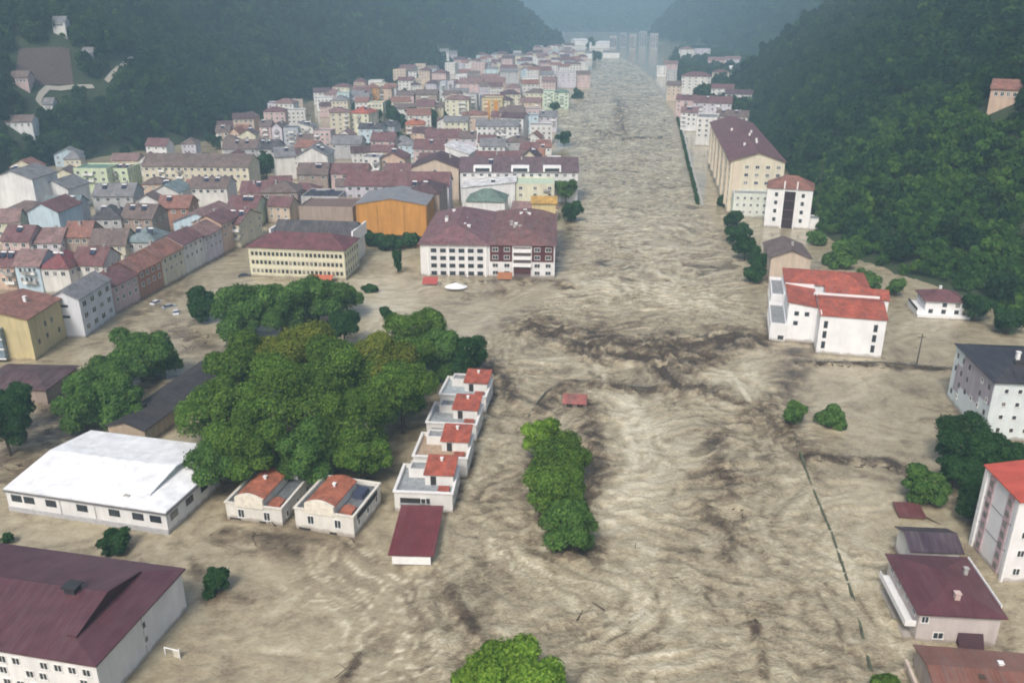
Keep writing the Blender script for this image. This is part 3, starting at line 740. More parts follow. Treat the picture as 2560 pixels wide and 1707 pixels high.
# villa by the hill foot
root = empty('villa', G(2326, 790), math.radians(-9)); tag(root, 'small white villa with maroon hipped roof at the hill foot', 'house')
blk, _, ro = block(root, -1.8, 8.4, 0, 9.0, 4.6, wall_mat((.8, .8, .8), .08), 'hip', 2.3, roof_mat(R['maroon'], 'tile', 'y', .2), .7)
chimney(ro, 3.0, 5.2, 6.6, .9, .3, WHITE)
m = MB(); m.box(-4.0, -1.85, -.5, 9.0, -3, 1.7); m.box(-4.0, 10.2, -1.6, -.05, -3, .8); m.build('terrace', WHITE, root)
m = MB(); m.box(-4.1, -3.95, -.4, 8.8, 1.7, 2.4); m.build('railing', DARK, root)
windows(root, blk, 'F', 3, 2, 1.2, 1.2, 1.5, 2.0, mx=1.0, style='bare', skip={(1, 0)}); windows(root, blk, 'L', 4, 1, 1.2, 1.0, 3.4, mx=.8)
FOOT.append((root.location.x, root.location.y, root.rotation_euler.z, -4, 10, -2, 9))

# white block with dark roof, right edge
cr = Vector((97.4, 158.2, 0)); root = empty('apartment_block', cr, math.radians(-6)); tag(root, 'white block with black roof and lilac painted side wall at right edge', 'apartment block')
blk, wo, ro = block(root, 0, 26, 0, 20.5, 12.8, wall_mat((.66, .72, .72), .12), 'hip', 3.6, roof_mat((.028, .026, .032), 'metal', 'y', .25), .5)
m = MB(); m.box(-.05, .02, 5.5, 15.5, 5.2, 12.7); m.box(-.05, .02, .2, 5.5, 7.4, 12.7); m.box(-.05, .02, 15.5, 18.4, 3.2, 9.4); m.build('painted_panel', wall_mat((.42, .38, .42), .25), root)
rw_ = random.Random(4)
for yy in (2.0, 5.4, 8.8, 12.2, 15.6, 18.8):
    for z in (2.4, 5.2, 8.0, 10.9):
        if rw_.random() < .8: link('window', window_mesh(.9, 1.1, rw_.choice(['', 'bare'])), root, (-.04, yy, z), -math.pi / 2)
windows(root, blk, 'F', 9, 4, 1.0, 1.1, 2.3, 2.9, mx=2.0)
for x in (6.6, 9.2, 11.8): chimney(ro, x, 7.0, 15.0, 1.8, .35, WHITE)
for x in (6.4, 9.0): m = MB(); m.box(x - 1, x + 1, 5.0, 6.0, 14.4, 15.4); m.build('roof_hatch', DARK, ro)
FOOT.append((cr.x, cr.y, root.rotation_euler.z, 0, 26, 0, 15.5))

# striped block, right edge
cr = Vector((76.3, 111.0, 0)); root = empty('apartment_block', cr, math.radians(-1.5)); tag(root, 'white block with pink window strips and bright red roof at right edge', 'apartment block')
blk, wo, ro = block(root, 0, 17, 0, 10.3, 14.6, wall_mat((.80, .79, .79), .06), 'shed_l', 2.6, roof_mat((.45, .075, .045), 'metal', 'x', .2), .5)
ST = plain('pink_strip', (.50, .36, .38), .7, 0, .3)
for yy in (1.6, 7.2):
    m = MB(); m.box(-.14, .01, yy, yy + 1.6, .4, 14.0); st = m.build('window_strip', ST, root)
    for k in range(7):
        m = MB(); m.box(-.2, -.12, yy + .3, yy + 1.3, .9 + k * 1.9, 1.9 + k * 1.9); m.build('window', CURT, st)
for z in (4.9, 9.5): m = MB(); m.box(-.03, .02, .02, 10.2, z, z + .12); m.build('joint_line', plain('joint', (.12, .12, .12), .7), root)
for q_ in ((9.5, 10.4), (-.1, .55)): m = MB(); m.box(-.3, .06, *q_, -1, 14.5); m.build('corner_pier', WHITE, root)
windows(root, blk, 'F', 6, 4, 1.2, 1.3, 2, 3.3)

# beige house bottom right, with its neighbours
root = empty('house', G(2285, 1606), math.radians(-4.7)); tag(root, 'beige house with burgundy roof and dark awning, bottom right', 'house')
blk, wo, ro = block(root, 0, 10.9, 0, 13, 5.2, wall_mat((.56, .50, .47), .2), 'hip', 1.5, roof_mat((.095, .030, .036), 'metal', 'y', .2), .6)
chimney(ro, 5.6, 2.4, 6.0, 1.0, .35, plain('chimney_plaster', (.55, .42, .38), .8)); chimney(ro, 9.2, 8.5, 6.2, .7, .25)
m = MB(); m.prism([(-1.3, .3), (0, 2.2), (0, 2.0), (-1.3, .1)], 5.6, 9.0, 'x'); m.poly([(5.6, -1.3, .2), (5.6, 0, .2), (5.6, 0, 2.1)]); m.poly([(9.0, -1.3, .2), (9.0, 0, .2), (9.0, 0, 2.1)]); m.box(5.7, 8.9, -1.25, 0, -1, .2)
m.build('awning', plain('awning_maroon', (.045, .012, .02), .6), root)
link('window', window_mesh(1.5, 1.2, ''), root, (3.0, 0, 1.5)); link('window', window_mesh(1.1, 1.2, ''), root, (.8, 0, 4.1))
m = MB(); m.box(-1.5, -.02, .6, 12, 2.35, 2.55); m.box(-1.5, -1.38, .6, 12, 2.55, 3.3); m.box(-1.38, -.02, .6, .72, 2.55, 3.3); m.build('balcony', WHITE, root)
m = MB(); m.box(-1.3, -.02, .8, 11.6, -2, .35); m.build('terrace_edge', wall_mat((.6, .58, .55)), root)
m = MB(); m.box(11.6, 11.75, 2, 13.4, 4.7, 5.6); m.build('roof_edge', WHITE, root)
windows(root, blk, 'L', 4, 1, 1.2, 1.2, 4.2)
simple('house', 'low house with dark purple roof behind the beige house', 'house', by_eave(2282, 2398, 1376, 4, -4), 6, 4, 'offwhite', 'gx', 1.2, (.05, .03, .045), rkind='metal')
root = empty('hut', G(2250, 1296), math.radians(-6)); tag(root, 'sunken hut with brown red roof beside the right bank bushes', 'hut')
block(root, 0, 4.0, 0, 3.6, .5, wall_mat((.3, .2, .17)), 'shed_f', .3, roof_mat((.13, .04, .04), 'metal', 'y', .4), .3)
m = MB(); m.tube((4.4, .4, .4), (6.4, -1.4, .05), .16, .12); m.build('fallen_beam', BARK, root)
nl, fl2 = G(2350, 1745, 3.6), G(2315, 1620, 3.6)
root = empty('house', (nl.x, nl.y, 0), math.radians(-7)); tag(root, 'house with rusty brown roof cut by the bottom right corner', 'house')
blk, wo, ro = block(root, 0, 15, 0, (fl2 - nl).length, 3.6, wall_mat((.5, .42, .36), .3), 'gx', 1.0, roof_mat((.17, .068, .045), 'metal', 'y', .6), .4)
chimney(ro, 9.2, 6.0, 4.3, .5, .25, WHITE); chimney(ro, 6, 3.4, 4.2, .3, .3, BARK)
m = MB(); m.box(-1.6, -1.2, 1.0, 8.4, 1.6, 2.2); m.box(-1.5, -1.2, 1.0, 1.3, -2, 1.6); m.box(-1.5, -1.2, 7.9, 8.2, -2, 1.6); m.build('porch', wall_mat((.62, .52, .44)), root)

# ------------------------------------------------------------------ buildings round the flooded square
root = empty('apartment_block', G(1053, 689), math.radians(-2.9)); tag(root, 'wide white block with maroon panels on its right half, standing at the square', 'apartment block')
wm = wall_mat((.72, .71, .70), .12)
bL, _, roL = block(root, 0, 22.2, 0, 46, 10.7, wm, 'hip', 4.6, roof_mat((.19, .075, .085), 'tile', 'y', 1.0), .7)
bR, _, roR = block(root, 22.3, 44, 0, 48, 10.7, wm, 'hip', 3.8, roof_mat((.18, .07, .065), 'tile', 'y', 1.0), .6, names=('right_wall', 'right_roof'))
for c_ in range(6):
    for r_ in range(4): link('window', window_mesh(1.9, 1.35, 'bare'), root, (4.4 + c_ * 3.05, 0, 1.0 + r_ * 2.55))
for x in (2.3, 8.9, 15.1, 21.2): m = MB(); m.box(x, x + .5, -.25, .0, -1, 10.5); m.build('pilaster', WHITE, root)
MR = plain('maroon_cladding', (.085, .022, .026), .6)
for x0_, x1_ in ((22.9, 30.1), (36.6, 43.6)):
    m = MB(); m.box(x0_, x1_, -.18, .01, 5.3, 10.6); m.build('maroon_panel', MR, root)
    for x in (x0_ + 1.7, x1_ - 1.7):
        for z in (6.7, 9.3): link('window', window_mesh(1.9, 1.4, ''), root, (x, -.18, z))
        for z in (1.4, 3.9): link('window', window_mesh(1.9, 1.4, ''), root, (x, 0, z))
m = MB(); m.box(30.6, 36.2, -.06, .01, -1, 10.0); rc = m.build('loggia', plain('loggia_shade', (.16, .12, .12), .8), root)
for z in (4.2, 6.6, 9.0): m = MB(); m.box(30.4, 36.4, -1.0, -.06, z - .5, z + .5); m.build('balcony', WHITE, rc)
m = MB(); m.box(30.6, 36.2, -.4, -.06, 1.4, 3.0); m.build('sign_band', MR, rc)
rw_ = random.Random(9)
for k in range(16): chimney(roL if k < 8 else roR, rw_.uniform(6, 16) + (22 if k >= 8 else 0), rw_.uniform(9, 38), 13.4, 1.0, .5, WHITE if k % 2 else CONC)
windows(root, bR, 'R', 9, 4, 1.4, 1.4, 1.2, 2.5)
FOOT.append((root.location.x, root.location.y, root.rotation_euler.z, 0, 44, 0, 48))
lf = by_eave(1330, 1390, 508, 15, -3); simple('loft', 'yellow roofed loft behind the maroon panelled block by the river', 'house', lf, 7, 15, 'yellow', 'gx', 1.8, (.5, .30, .06))

root = empty('school', G(628, 690), math.radians(-7.8)); tag(root, 'cream school with three rows of small windows facing the square', 'school')
blk, _, ro = block(root, 0, 32.4, 0, 15, 9.9, wall_mat((.66, .63, .46), .12), 'hip', 3.6, roof_mat((.15, .045, .055), 'tile', 'y', .4), .6)
windows(root, blk, 'F', 22, 3, .95, 1.25, 2.0, 2.9, mx=.8, style='bare'); windows(root, blk, 'R', 6, 3, 1.0, 1.3, 2.0, 2.9, mx=1, style='bare')
for z in (3.3, 6.2, 9.0): m = MB(); m.box(-.08, 32.5, -.12, .0, z, z + .25); m.build('string_course', plain('pale_band', (.70, .68, .56), .7), root)
b2, _, r2 = block(root, 2, 30, 15.6, 30, 9.4, wall_mat(C['offwhite'], .2), 'gx', 4.2, roof_mat(R['dgrey'], 'tile', 'y', .8), .5, names=('rear_wall', 'rear_roof'))
for x in (1.2, 30.2): m = MB(); m.box(x, x + .6, 15, 30.5, 8, 12.2); m.build('fire_wall', WHITE, root)
FOOT.append((root.location.x, root.location.y, root.rotation_euler.z, 0, 32.4, 0, 30))
root = empty('awning', G(808, 706), math.radians(-6)); tag(root, 'orange red awning in the water before the cream school', 'awning')
m = MB(); m.prism([(-2.4, 1.6), (0, 2.6), (2.4, 1.6), (2.4, 1.45), (0, 2.42), (-2.4, 1.45)], -3.6, 3.6, 'x'); m.build('canopy', plain('awning_orange', (.42, .11, .055), .7), root)
for x in (-3.4, 3.4): m = MB(); m.tube((x, -2, -2), (x, -2, 1.6), .08, .08); m.build('post', CONC, root)

root, blk, _, ro = simple('commercial_block', 'bright orange block with blank walls behind the square', 'building', by_eave(888, 1066, 512, 13.5, -4), 24, 13.5, 'orange', 'gy', 2.2, 'grey', rkind='metal', o=.3)
for fx in (-.48, -.2, .18, .49): m = MB(); m.box(blk[1] * fx * 2 - .12, blk[1] * fx * 2 + .12, -.12, 0, -1, 13.2); m.build('facade_rib', plain('orange_rib', (.34, .16, .045), .7), root)
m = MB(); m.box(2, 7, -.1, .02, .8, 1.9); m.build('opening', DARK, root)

# ------------------------------------------------------------------ old town: houses read off one by one
# (left x, right x, eave y, wall height, depth, turn, wall, roof kind, roof rise, roof colour, window cols, rows, label, noun)
H_ = [
 (862,1122,464,12,14,-2,'lilac','gx',4.5,'maroon',12,2,'long lilac block under a long maroon roof behind the orange block'),
 (1012,1098,484,14,18,-6,'brown','hip',3.5,'dmaroon',0,0,'block with near black maroon roof right behind the orange block'),
 (1028,1146,420,15,22,-3,'tan','gy',4.0,'dmaroon',1,1,'broad tan gable wall rising above the long maroon roof'),
 (1150,1445,430,14,18,-1,'white','gx',5.0,(.11,.06,.075),14,2,'long white riverside block with dark roof and dormers'),
 (1154,1288,470,10,14,-2,'white','shed_l',2.5,'white',0,0,'blank white block in front of the long white riverside block'),
 (1290,1386,462,11.5,15,-2,'paleyellow','flat',.5,'palegreen',3,2,'pale yellow block with green flat roof by the river'),
 (1166,1262,505,8,14,-5,'white','hip',4.2,'green',0,0,'small white house with green hipped roof behind the square block'),
 (745,882,520,9,18,-5,'brown','flat',.5,'brown',0,0,'low brown flat roofed block behind the cream school'),
 (742,818,390,12,18,0,'offwhite','gy',4.2,'grey',0,0,'cream white gable wall in the middle of the old town'),
 (690,736,392,12,16,18,'offwhite','gx',3.5,'grey',0,0,'white walled house with sloping grey roof left of the cream gable'),
 (744,818,436,9,14,0,'brown','gx',4,'brown',3,1,'brown house below the cream white gable'),
 (655,742,482,8,14,4,'brown','hip',4,'brown',3,1,'brown hipped house left of the dark flat roofs'),
 (752,846,496,9,16,-3,'grey','flat',.8,'dgrey',4,1,'dark flat roofed block cluttered with panels behind the cream school'),
 (826,916,434,9,13,-2,'pink','gx',3.6,'maroon',4,1,'pink house with maroon roof left of the white pair'),
 (905,948,396,12,12,-4,'offwhite','flat',.5,'grey',2,3,'narrow white house left of the brown red walled house'),
 (950,1012,398,11,14,-6,'peach','gy',3,'maroon',2,2,'peach gabled house beside the tan gable wall'),
 (1034,1110,372,11,14,-3,'pink','gx',4,'maroon',5,2,'pale pink house with maroon roof above the tan gable'),
 (1112,1172,385,12,18,-12,'white','shed_r',4,'white',0,0,'white sloped sheet roof beside the tan gable wall'),
 (1188,1300,412,12,16,-2,'lilac','gx',5,'maroon',4,1,'lilac house with broad maroon roof above the long white block'),
 (1300,1346,398,12,14,-8,'cream','gy',4,'dmaroon',1,1,'cream gable with steep dark roof above the long white block'),
 (1346,1362,372,13,10,-4,'brick','flat',.5,'grey',0,0,'narrow brick red house by the river'),
 (1366,1400,402,10,12,-5,'white','flat',.5,'grey',2,2,'small white house at the river edge above the long block'),
 (1190,1296,316,12,15,-1,'white','gx',3,'grey',8,2,'long white house with grey roof in the middle town'),
 (1310,1346,292,12,14,-2,'blue','flat',.6,'grey',2,3,'light blue house near the river bend'),
 (1348,1392,292,11,14,-4,'lilac','gx',3,'grey',3,2,'lilac house at the river bend right of the light blue one'),
 (1358,1386,230,15,16,-3,'green','flat',.6,'grey',2,4,'pale green block with flat roof, upper town by the river'),
 (1388,1422,232,14,16,-3,'green','hip',2,'green',2,4,'pale green block with green roof beside its flat roofed twin'),
 (1206,1256,248,17,16,-3,'yellow','flat',.6,'grey',3,4,'yellow block with orange bays in the upper town'),
 (1112,1172,250,17,18,-3,'paleyellow','hip',3,'pinkbrown',4,4,'pale yellow tall block left of the yellow one'),
 (1172,1192,238,18,16,-3,'grey','flat',.6,'grey',1,4,'narrow grey block between the two yellow blocks'),
 (1014,1062,312,9,12,4,'peach','hip',3.5,'orange',3,2,'peach house with orange roof among the town trees'),
 (826,872,282,16,16,14,'cream','hip',3,'pinkbrown',3,4,'cream corner block at the hill foot'),
 (872,922,284,15,16,-16,'paleyellow','hip',4,'red',3,4,'pale yellow block with red roof at the hill foot'),
 (896,956,322,10,14,-2,'blue','gx',2.5,'dgrey',4,2,'light blue house with dark roof at the hill foot'),
 (958,986,316,10,14,-10,'bluegrey','gx',2.5,'dgrey',2,2,'blue grey house right of the light blue one'),
 (842,872,235,15,14,5,'aqua','flat',.6,'grey',2,4,'turquoise block at the forest edge'),
 (876,908,238,13,14,-4,'lilac','gx',3,'grey',2,3,'lilac house at the forest edge right of the turquoise block'),
 (918,946,220,15,14,8,'orange','hip',3,'rust',2,3,'orange house at the forest edge'),
 (948,978,222,14,14,-4,'peach','hip',2.5,'rust',2,3,'peach house right of the orange one at the forest edge'),
 (992,1034,238,12,14,-3,'pink','gx',3,'brown',3,2,'pink house below the forest, upper town'),
 (1038,1092,236,13,16,-3,'brown','gx',3,'brown',4,2,'brown walled row house, upper town below the forest'),
 (1100,1116,206,18,12,-3,'bluegrey','flat',.6,'grey',1,4,'slim blue grey tower house, upper town'),
 (1118,1134,206,18,12,-3,'lilac','flat',.6,'grey',1,4,'slim lilac tower house, upper town'),
 (1148,1206,208,14,16,-2,'pink','gx',4,'pinkbrown',4,3,'pink block with brown pink roof, upper town'),
 (1210,1262,206,14,16,-2,'peach','gx',4,'pinkbrown',4,3,'peach block with long roof, upper town'),
 (1266,1300,220,13,16,-2,'pink','hip',3,'pinkbrown',3,3,'pink hipped house, upper town'),
 (1306,1346,196,15,16,-2,'white','flat',.6,'grey',3,4,'white flat roofed block, upper town near the river'),
 (1350,1384,188,15,16,-2,'offwhite','gx',3,'grey',3,3,'off white block, upper town near the river'),
 (1390,1440,184,15,16,-2,'lilac','flat',.6,'grey',4,3,'pale lilac block with flat roof at the upper river bend'),
 (1442,1476,186,14,16,-2,'pink','gx',3,'brown',3,3,'pink block right at the upper river bend'),
 (1210,1246,178,13,14,0,'aqua','flat',.6,'grey',3,3,'aqua block high in the upper town'),
 (1250,1296,180,13,14,0,'grey','gx',3,'grey',3,3,'grey block high in the upper town'),
 (540,572,330,10,12,8,'tan','gx',3,'brown',2,2,'tan house at the left end of the town by the forest'),
 (572,598,334,9,12,-4,'peach','gy',3,'rust',2,2,'small peach gable at the left end of the town'),
 (598,638,338,9,12,4,'paleyellow','gy',3,'brown',1,1,'pale yellow gable at the left end of the town'),
 (648,676,316,12,12,4,'pink','gx',3,'brown',2,3,'pink house at the forest foot, left town'),
 (678,704,320,11,12,-6,'lilac','gy',3,'brown',1,3,'lilac gable at the forest foot, left town'),
 (708,744,322,11,12,4,'bluegrey','flat',.6,'dgrey',2,3,'blue grey flat roofed house at the forest foot'),
 (748,782,318,11,12,-2,'offwhite','shed_r',2.5,'grey',2,2,'off white lean roofed house at the forest foot'),
 (784,826,330,14,12,-3,'pink','flat',.6,'grey',3,4,'tall pink house left of the cream corner block'),
 (742,784,352,9,12,4,'pink','gx',3,'brown',3,2,'low pink house under the tall pink one'),
 (556,640,372,8,14,2,'grey','gx',4,'brown',4,1,'grey house with wide brown roof, left town'),
 (640,690,372,8,14,-8,'grey','gx',4,'dgrey',3,1,'grey house with dark roof, left town'),
 (482,560,424,8,14,4,'grey','gx',4,'brown',4,1,'grey house with brown roof left of the town trees'),
 (560,606,420,8,14,-6,'bluegrey','shed_r',3,'grey',2,1,'blue grey lean roofed house left of the town trees'),
 (352,622,416,12,16,-3,'cream','gx',4.5,'brown',16,2,'long cream block with brown roof below the left forest'),
 (182,266,424,12,14,-2,'lime','flat',.6,'green',4,2,'pale lime green block below the left forest'),
 (278,318,424,11,14,-2,'lime','flat',.6,'brown',2,2,'olive green narrow block right of the lime one'),
 (-24,82,448,16,18,-4,'white','gy',3.4,'grey',0,0,'big blank white gable wall at the left edge'),
 (96,172,472,10,15,-8,'white','gy',3.4,'grey',0,0,'blank white gable wall right of the big one'),
 (108,190,520,8,13,6,'bluegrey','gx',3.6,'teal',3,1,'blue grey house with teal roof behind the pale blue gable'),
 (66,146,530,12,16,-4,'blue','gy',3.2,'maroon',0,0,'pale blue blank gable wall, left side of town'),
 (376,448,482,9,14,-4,'offwhite','gy',3.2,'teal',0,0,'off white low gable below the long cream block'),
 (472,566,470,9,14,0,'offwhite','gx',3.5,'brown',5,1,'off white house right of the low gable'),
 (430,552,556,10,20,-6,'blue','gy',3.4,'pinkbrown',0,0,'wide pale blue gable at the street corner'),
 (552,598,560,9,18,-10,'cream','gx',3.4,'maroon',3,2,'cream house right of the wide pale blue gable'),
 (-30,34,666,8,10,-4,'peach','gx',3.6,'maroon',3,2,'peach house with maroon roof at the left edge'),
 (34,98,664,9,11,-4,'blue','gx',3.6,'pinkbrown',4,2,'light blue house with two window rows at the left edge'),
 (98,172,672,8,12,-3,'offwhite','hip',4,(.17,.03,.035),3,1,'white house with dark red hipped roof, left side'),
 (178,256,662,8,12,-3,'offwhite','gx',4,(.14,.045,.045),3,1,'white house with brown red roof right of the dark red one'),
 (160,222,592,8,12,3,'brown','gx',4,'rust',3,1,'house with rusty roof behind the dark red roofs'),
 (0,72,602,8,12,-5,'pink','gx',4,'maroon',3,1,'pink house with maroon roof behind the light blue one'),
 (72,150,606,7,12,3,'lilac','gx',3.6,'pinkbrown',3,1,'lilac house under the pale blue gable'),
 (226,300,548,9,13,5,'grey','hip',4,'dgrey',3,1,'grey house with slate roof, middle left'),
 (300,380,546,9,13,-5,'brown','gx',4,'brown',3,1,'brown house right of the slate roof'),
 (226,310,612,8,12,4,'cream','gx',4,'brown',4,1,'cream house with brown roof left of the street row'),
 (312,388,606,8,12,-6,'grey','hip',4,'teal',3,1,'grey house with teal hipped roof left of the street row'),
 (232,330,490,9,13,2,'grey','gx',4,'grey',4,1,'grey house with grey roof below the lime green block'),
 (394,470,520,8,13,2,'brick','gx',3.6,'rust',3,1,'brick house with rusty roof behind the wide pale blue gable'),
 (566,640,520,8,14,-4,'lime','gx',3.6,'maroon',3,1,'lime green house left of the brown flat roof'),
 (600,676,482,8,13,2,'pink','gx',3.8,'maroon',3,1,'pink house with maroon roof, middle of the left town'),
 (826,902,360,9,13,-4,'grey','gx',3.6,'grey',3,1,'grey house below the pale yellow hill block'),
 (926,984,352,9,13,-6,'pink','gx',4,'maroon',3,1,'pink house under the light blue pair'),
 (1062,1150,344,9,14,-3,'pink','gx',4,'maroon',4,1,'pink house with broad maroon roof below the town trees'),
 (1150,1190,346,9,12,2,'lilac','gx',3.4,'brown',2,1,'lilac house left of the middle white house'),
 (1200,1262,366,9,13,-3,'white','gx',3.4,'grey',4,1,'white house with grey roof below the long white house'),
 (1264,1320,356,9,13,-6,'grey','hip',3.4,'brown',3,1,'grey hipped house below the light blue house'),
 (1228,1262,292,9,12,-6,'pink','gx',3,'maroon',3,1,'small pink house above the long white house'),
 (1266,1306,276,10,12,-6,'brown','gx',3,'brown',3,1,'brown house left of the light blue house'),
 (1300,1352,256,11,13,-6,'tan','gx',3,'pinkbrown',3,2,'tan house left of the pale green blocks'),
 (986,1060,272,9,13,2,'offwhite','gx',3,'brown',4,1,'off white row house above the town trees'),
 (1062,1108,268,10,13,-4,'cream','gx',3,'brown',3,1,'cream row house above the town trees'),
 # right bank, upstream
 (1706,1776,192,17,18,-14,'offwhite','hip',4,'maroon',5,4,'off white block with maroon hipped roof on the right bank'),
 (1692,1738,250,14,18,-14,'pink','gx',3,'maroon',3,3,'pink block on the right bank below the maroon hipped one'),
 (1738,1826,258,14,20,-16,'lilac','gx',4,'maroon',5,2,'lilac block with maroon roof on the right bank'),
 (1816,1878,236,12,16,-18,'white','gx',3,'dmaroon',4,2,'white house with dark roof against the right forest'),
 (1744,1792,296,17,22,-16,'offwhite','flat',.6,'grey',3,4,'off white block at the far end of the long cream block'),
 (1792,1866,292,16,18,-18,'offwhite','gx',3,'brown',4,2,'off white block with brown roof behind the long cream block'),
 (1700,1736,124,16,22,-6,'offwhite','hip',4,'pinkbrown',3,3,'far white block with pale roof at the valley end'),
 (1738,1776,124,15,20,-6,'lilac','flat',.6,'grey',3,3,'far lilac block right of the pale roofed one'),
 (1772,1812,150,12,18,-8,'pink','gx',3,'pinkbrown',3,2,'far pink house on the right valley side'),
 (1814,1852,148,12,18,-8,'lilac','gx',3,'pinkbrown',3,2,'far lilac house on the right valley side'),
 (1644,1666,168,12,16,-4,'white','flat',.6,'grey',2,3,'small white block beside the upper river'),
 (1668,1692,178,13,16,-8,'grey','flat',.6,'grey',2,3,'small grey block beside the upper river'),
 (1780,1832,222,15,18,-16,'offwhite','gx',3,'maroon',4,3,'off white block with maroon roof behind the lilac right bank block'),
 (1668,1702,214,14,18,-12,'tan','gx',3,'brown',3,3,'tan block first on the right bank beside the river'),
 (1704,1742,282,13,16,-14,'white','gx',3,'pinkbrown',3,3,'white block with faded roof before the off white right bank block'),
 (1660,1694,160,14,18,-8,'pink','gx',3,'pinkbrown',3,3,'far pink block on the right river bank'),
 (1782,1822,182,12,16,-12,'cream','hip',3,'maroon',3,2,'cream house with maroon roof at the right forest edge'),
 # far end of the valley
 (1436,1470,102,10,40,6,'white','gx',3,'white',0,0,'far white factory shed at the valley end, left'),
 (1474,1524,108,10,40,-4,'white','gx',3,'white',0,0,'far white factory shed at the valley end, right'),
 (1446,1496,134,9,30,2,'white','gx',3,'grey',0,0,'far white warehouse below the factory sheds'),
 (1508,1548,132,9,26,-8,'white','gx',3,'grey',0,0,'far white warehouse with slanting roof beside the river'),
 (1398,1436,134,12,20,0,'lilac','gx',3,'pinkbrown',3,2,'far lilac house under the left spur'),
 (1398,1432,152,12,18,0,'pink','gx',3,'brown',3,2,'far pink house under the left spur'),
 (1436,1470,158,11,18,0,'offwhite','flat',.6,'grey',3,2,'far off white block beside the upper river'),
]
for (xl, xr, ey, hh, dd, rot, wal, rf, rh_, rc_, nc, nr_, lab) in H_:
    pl = by_eave(xl, xr, ey, hh, rot)
    wi = []
    if nc:
        st = min(3.0, (hh - 2.4) / max(1, nr_)); z0 = hh - 1.5 - st * (nr_ - 1)
        ww = min(1.6, pl[2] / nc * .5); wi.append(('F', nc, nr_, dict(ww=ww, wh=1.5, z0=z0, step=st)))
        if rot > 3 or pl[0].x < -60: wi.append(('R', 3, nr_, dict(ww=1.2, wh=1.4, z0=z0, step=st)))
        elif rot < -9: wi.append(('L', 3, nr_, dict(ww=1.2, wh=1.4, z0=z0, step=st)))
    noun = 'factory_shed' if 'factory' in lab or 'warehouse' in lab else 'apartment_block' if 'block' in lab.split(' with ')[0] and hh >= 12 else 'town_house'
    root, blk, wo, ro = simple(noun, lab, {'factory_shed': 'shed', 'apartment_block': 'apartment block', 'town_house': 'house'}[noun], pl, dd, hh, wal, rf, rh_, rc_, wi, chim=1 if pl[0].y < 600 and rf != 'flat' and nc else 0, wear=.8)
    rb = random.Random(xl * 3 + ey)
    if nr_ >= 2 and pl[0].y < 800 and nc:
        for c_ in range(1 if nc < 4 else 2):
            bx = blk[0] + (blk[1] - blk[0]) * rb.choice((.18, .5, .8) if c_ == 0 else (.35, .65))
            for r_ in range(nr_):
                zb = wi[0][3]['z0'] + r_ * wi[0][3]['step'] - 1.2; m = MB(); m.box(bx - 1.5, bx + 1.5, -1.1, 0, zb, zb + .18); m.box(bx - 1.5, bx + 1.5, -1.1, -1.0, zb + .18, zb + 1.0); m.box(bx - 1.5, bx - 1.42, -1.0, 0, zb + .18, zb + 1.0); m.box(bx + 1.42, bx + 1.5, -1.0, 0, zb + .18, zb + 1.0)
                m.build('balcony', rb.choice([WHITE, CONC, FRAME]), root)
    if pl[0].y < 700 and rb.random() < .7:
        for c_ in range(rb.choice((1, 1, 2))):
            x = rb.uniform(.6 * blk[0], .6 * blk[1]); y = dd * .3; zr = hh + (0 if rf == 'flat' else rh_ * (.6 if rf in ('gx', 'hip') else 1 - abs(x / blk[1]) if rf == 'gy' else .5)) + .2
            m = MB(); m.prism([(y - .9, zr), (y + .6, zr + 1.1), (y + .65, zr + 1.0), (y - .85, zr - .1)], x - .9, x + .9, 'x', 1); m.tube((x - .9, y + .8, zr + 1.2), (x + .9, y + .8, zr + 1.2), .28, .28, 8, 0); m.box(x - .8, x + .8, y + .6, y + .9, zr - .8, zr + 1.0, 0)
            m.build('solar_heater', [WHITE, plain('solar_panel', (.03, .035, .06), .25)], ro)
    if 'dormers' in lab:
        for fx in (-.62, .02, .56):
            m = MB(); cx_ = blk[1] * fx; m.prism([(cx_ - 4, 13.6), (cx_ + 4, 13.6), (cx_ + 4, 16.4), (cx_ - 4, 16.4)], -.3, 5.5, 'y'); dm = m.build('dormer', WHITE, root)
            m = MB(); m.box(cx_ - 3.2, cx_ + 3.2, -.36, -.31, 14.2, 15.6); m.build('dormer_window', GLASS, dm)
    if 'orange bays' in lab:
        for fx in (-.5, .35): m = MB(); m.box(blk[1] * fx - 1.6, blk[1] * fx + 1.6, -1.0, 0, 2, 16); m.build('bay', wall_mat(C['orange']), root)
    if 'panels' in lab:
        rr = random.Random(3)
        for k in range(14):
            x, y = rr.uniform(blk[0] + 1, blk[1] - 2), rr.uniform(1, dd - 2); m = MB(); m.prism([(y, hh + .1), (y + 1.2, hh + 1.1), (y + 1.25, hh + 1.0), (y + .05, hh)], x, x + 1.8, 'x'); m.build('solar_panel', plain('solar_panel', (.03, .035, .06), .25), ro)
# far apartment towers at the end of the valley
for k, (px, top, wd) in enumerate([(1532, 92, 13), (1557, 84, 12), (1581, 88, 12), (1606, 80, 14), (1634, 86, 15)]):
    p = G(px, (124, 121, 126, 122, 125)[k]); h = ztop(p, top)
    root = empty('apartment_tower', p, math.radians(-6)); tag(root, 'far blue grey apartment tower at the valley end, %s from the left' % ['first', 'second', 'third', 'fourth', 'fifth'][k], 'apartment block', 'towers at the valley end')
    blk, _, _ = block(root, -wd / 2, wd / 2, 0, 18, h, wall_mat((.30, .33, .36) if k % 2 else (.38, .37, .38)), 'flat', 1.0, GREYFLAT)
    windows(root, blk, 'F', 3, 7, 2.4, 2.0, 5, (h - 9) / 6, mx=1.2, style='bare')

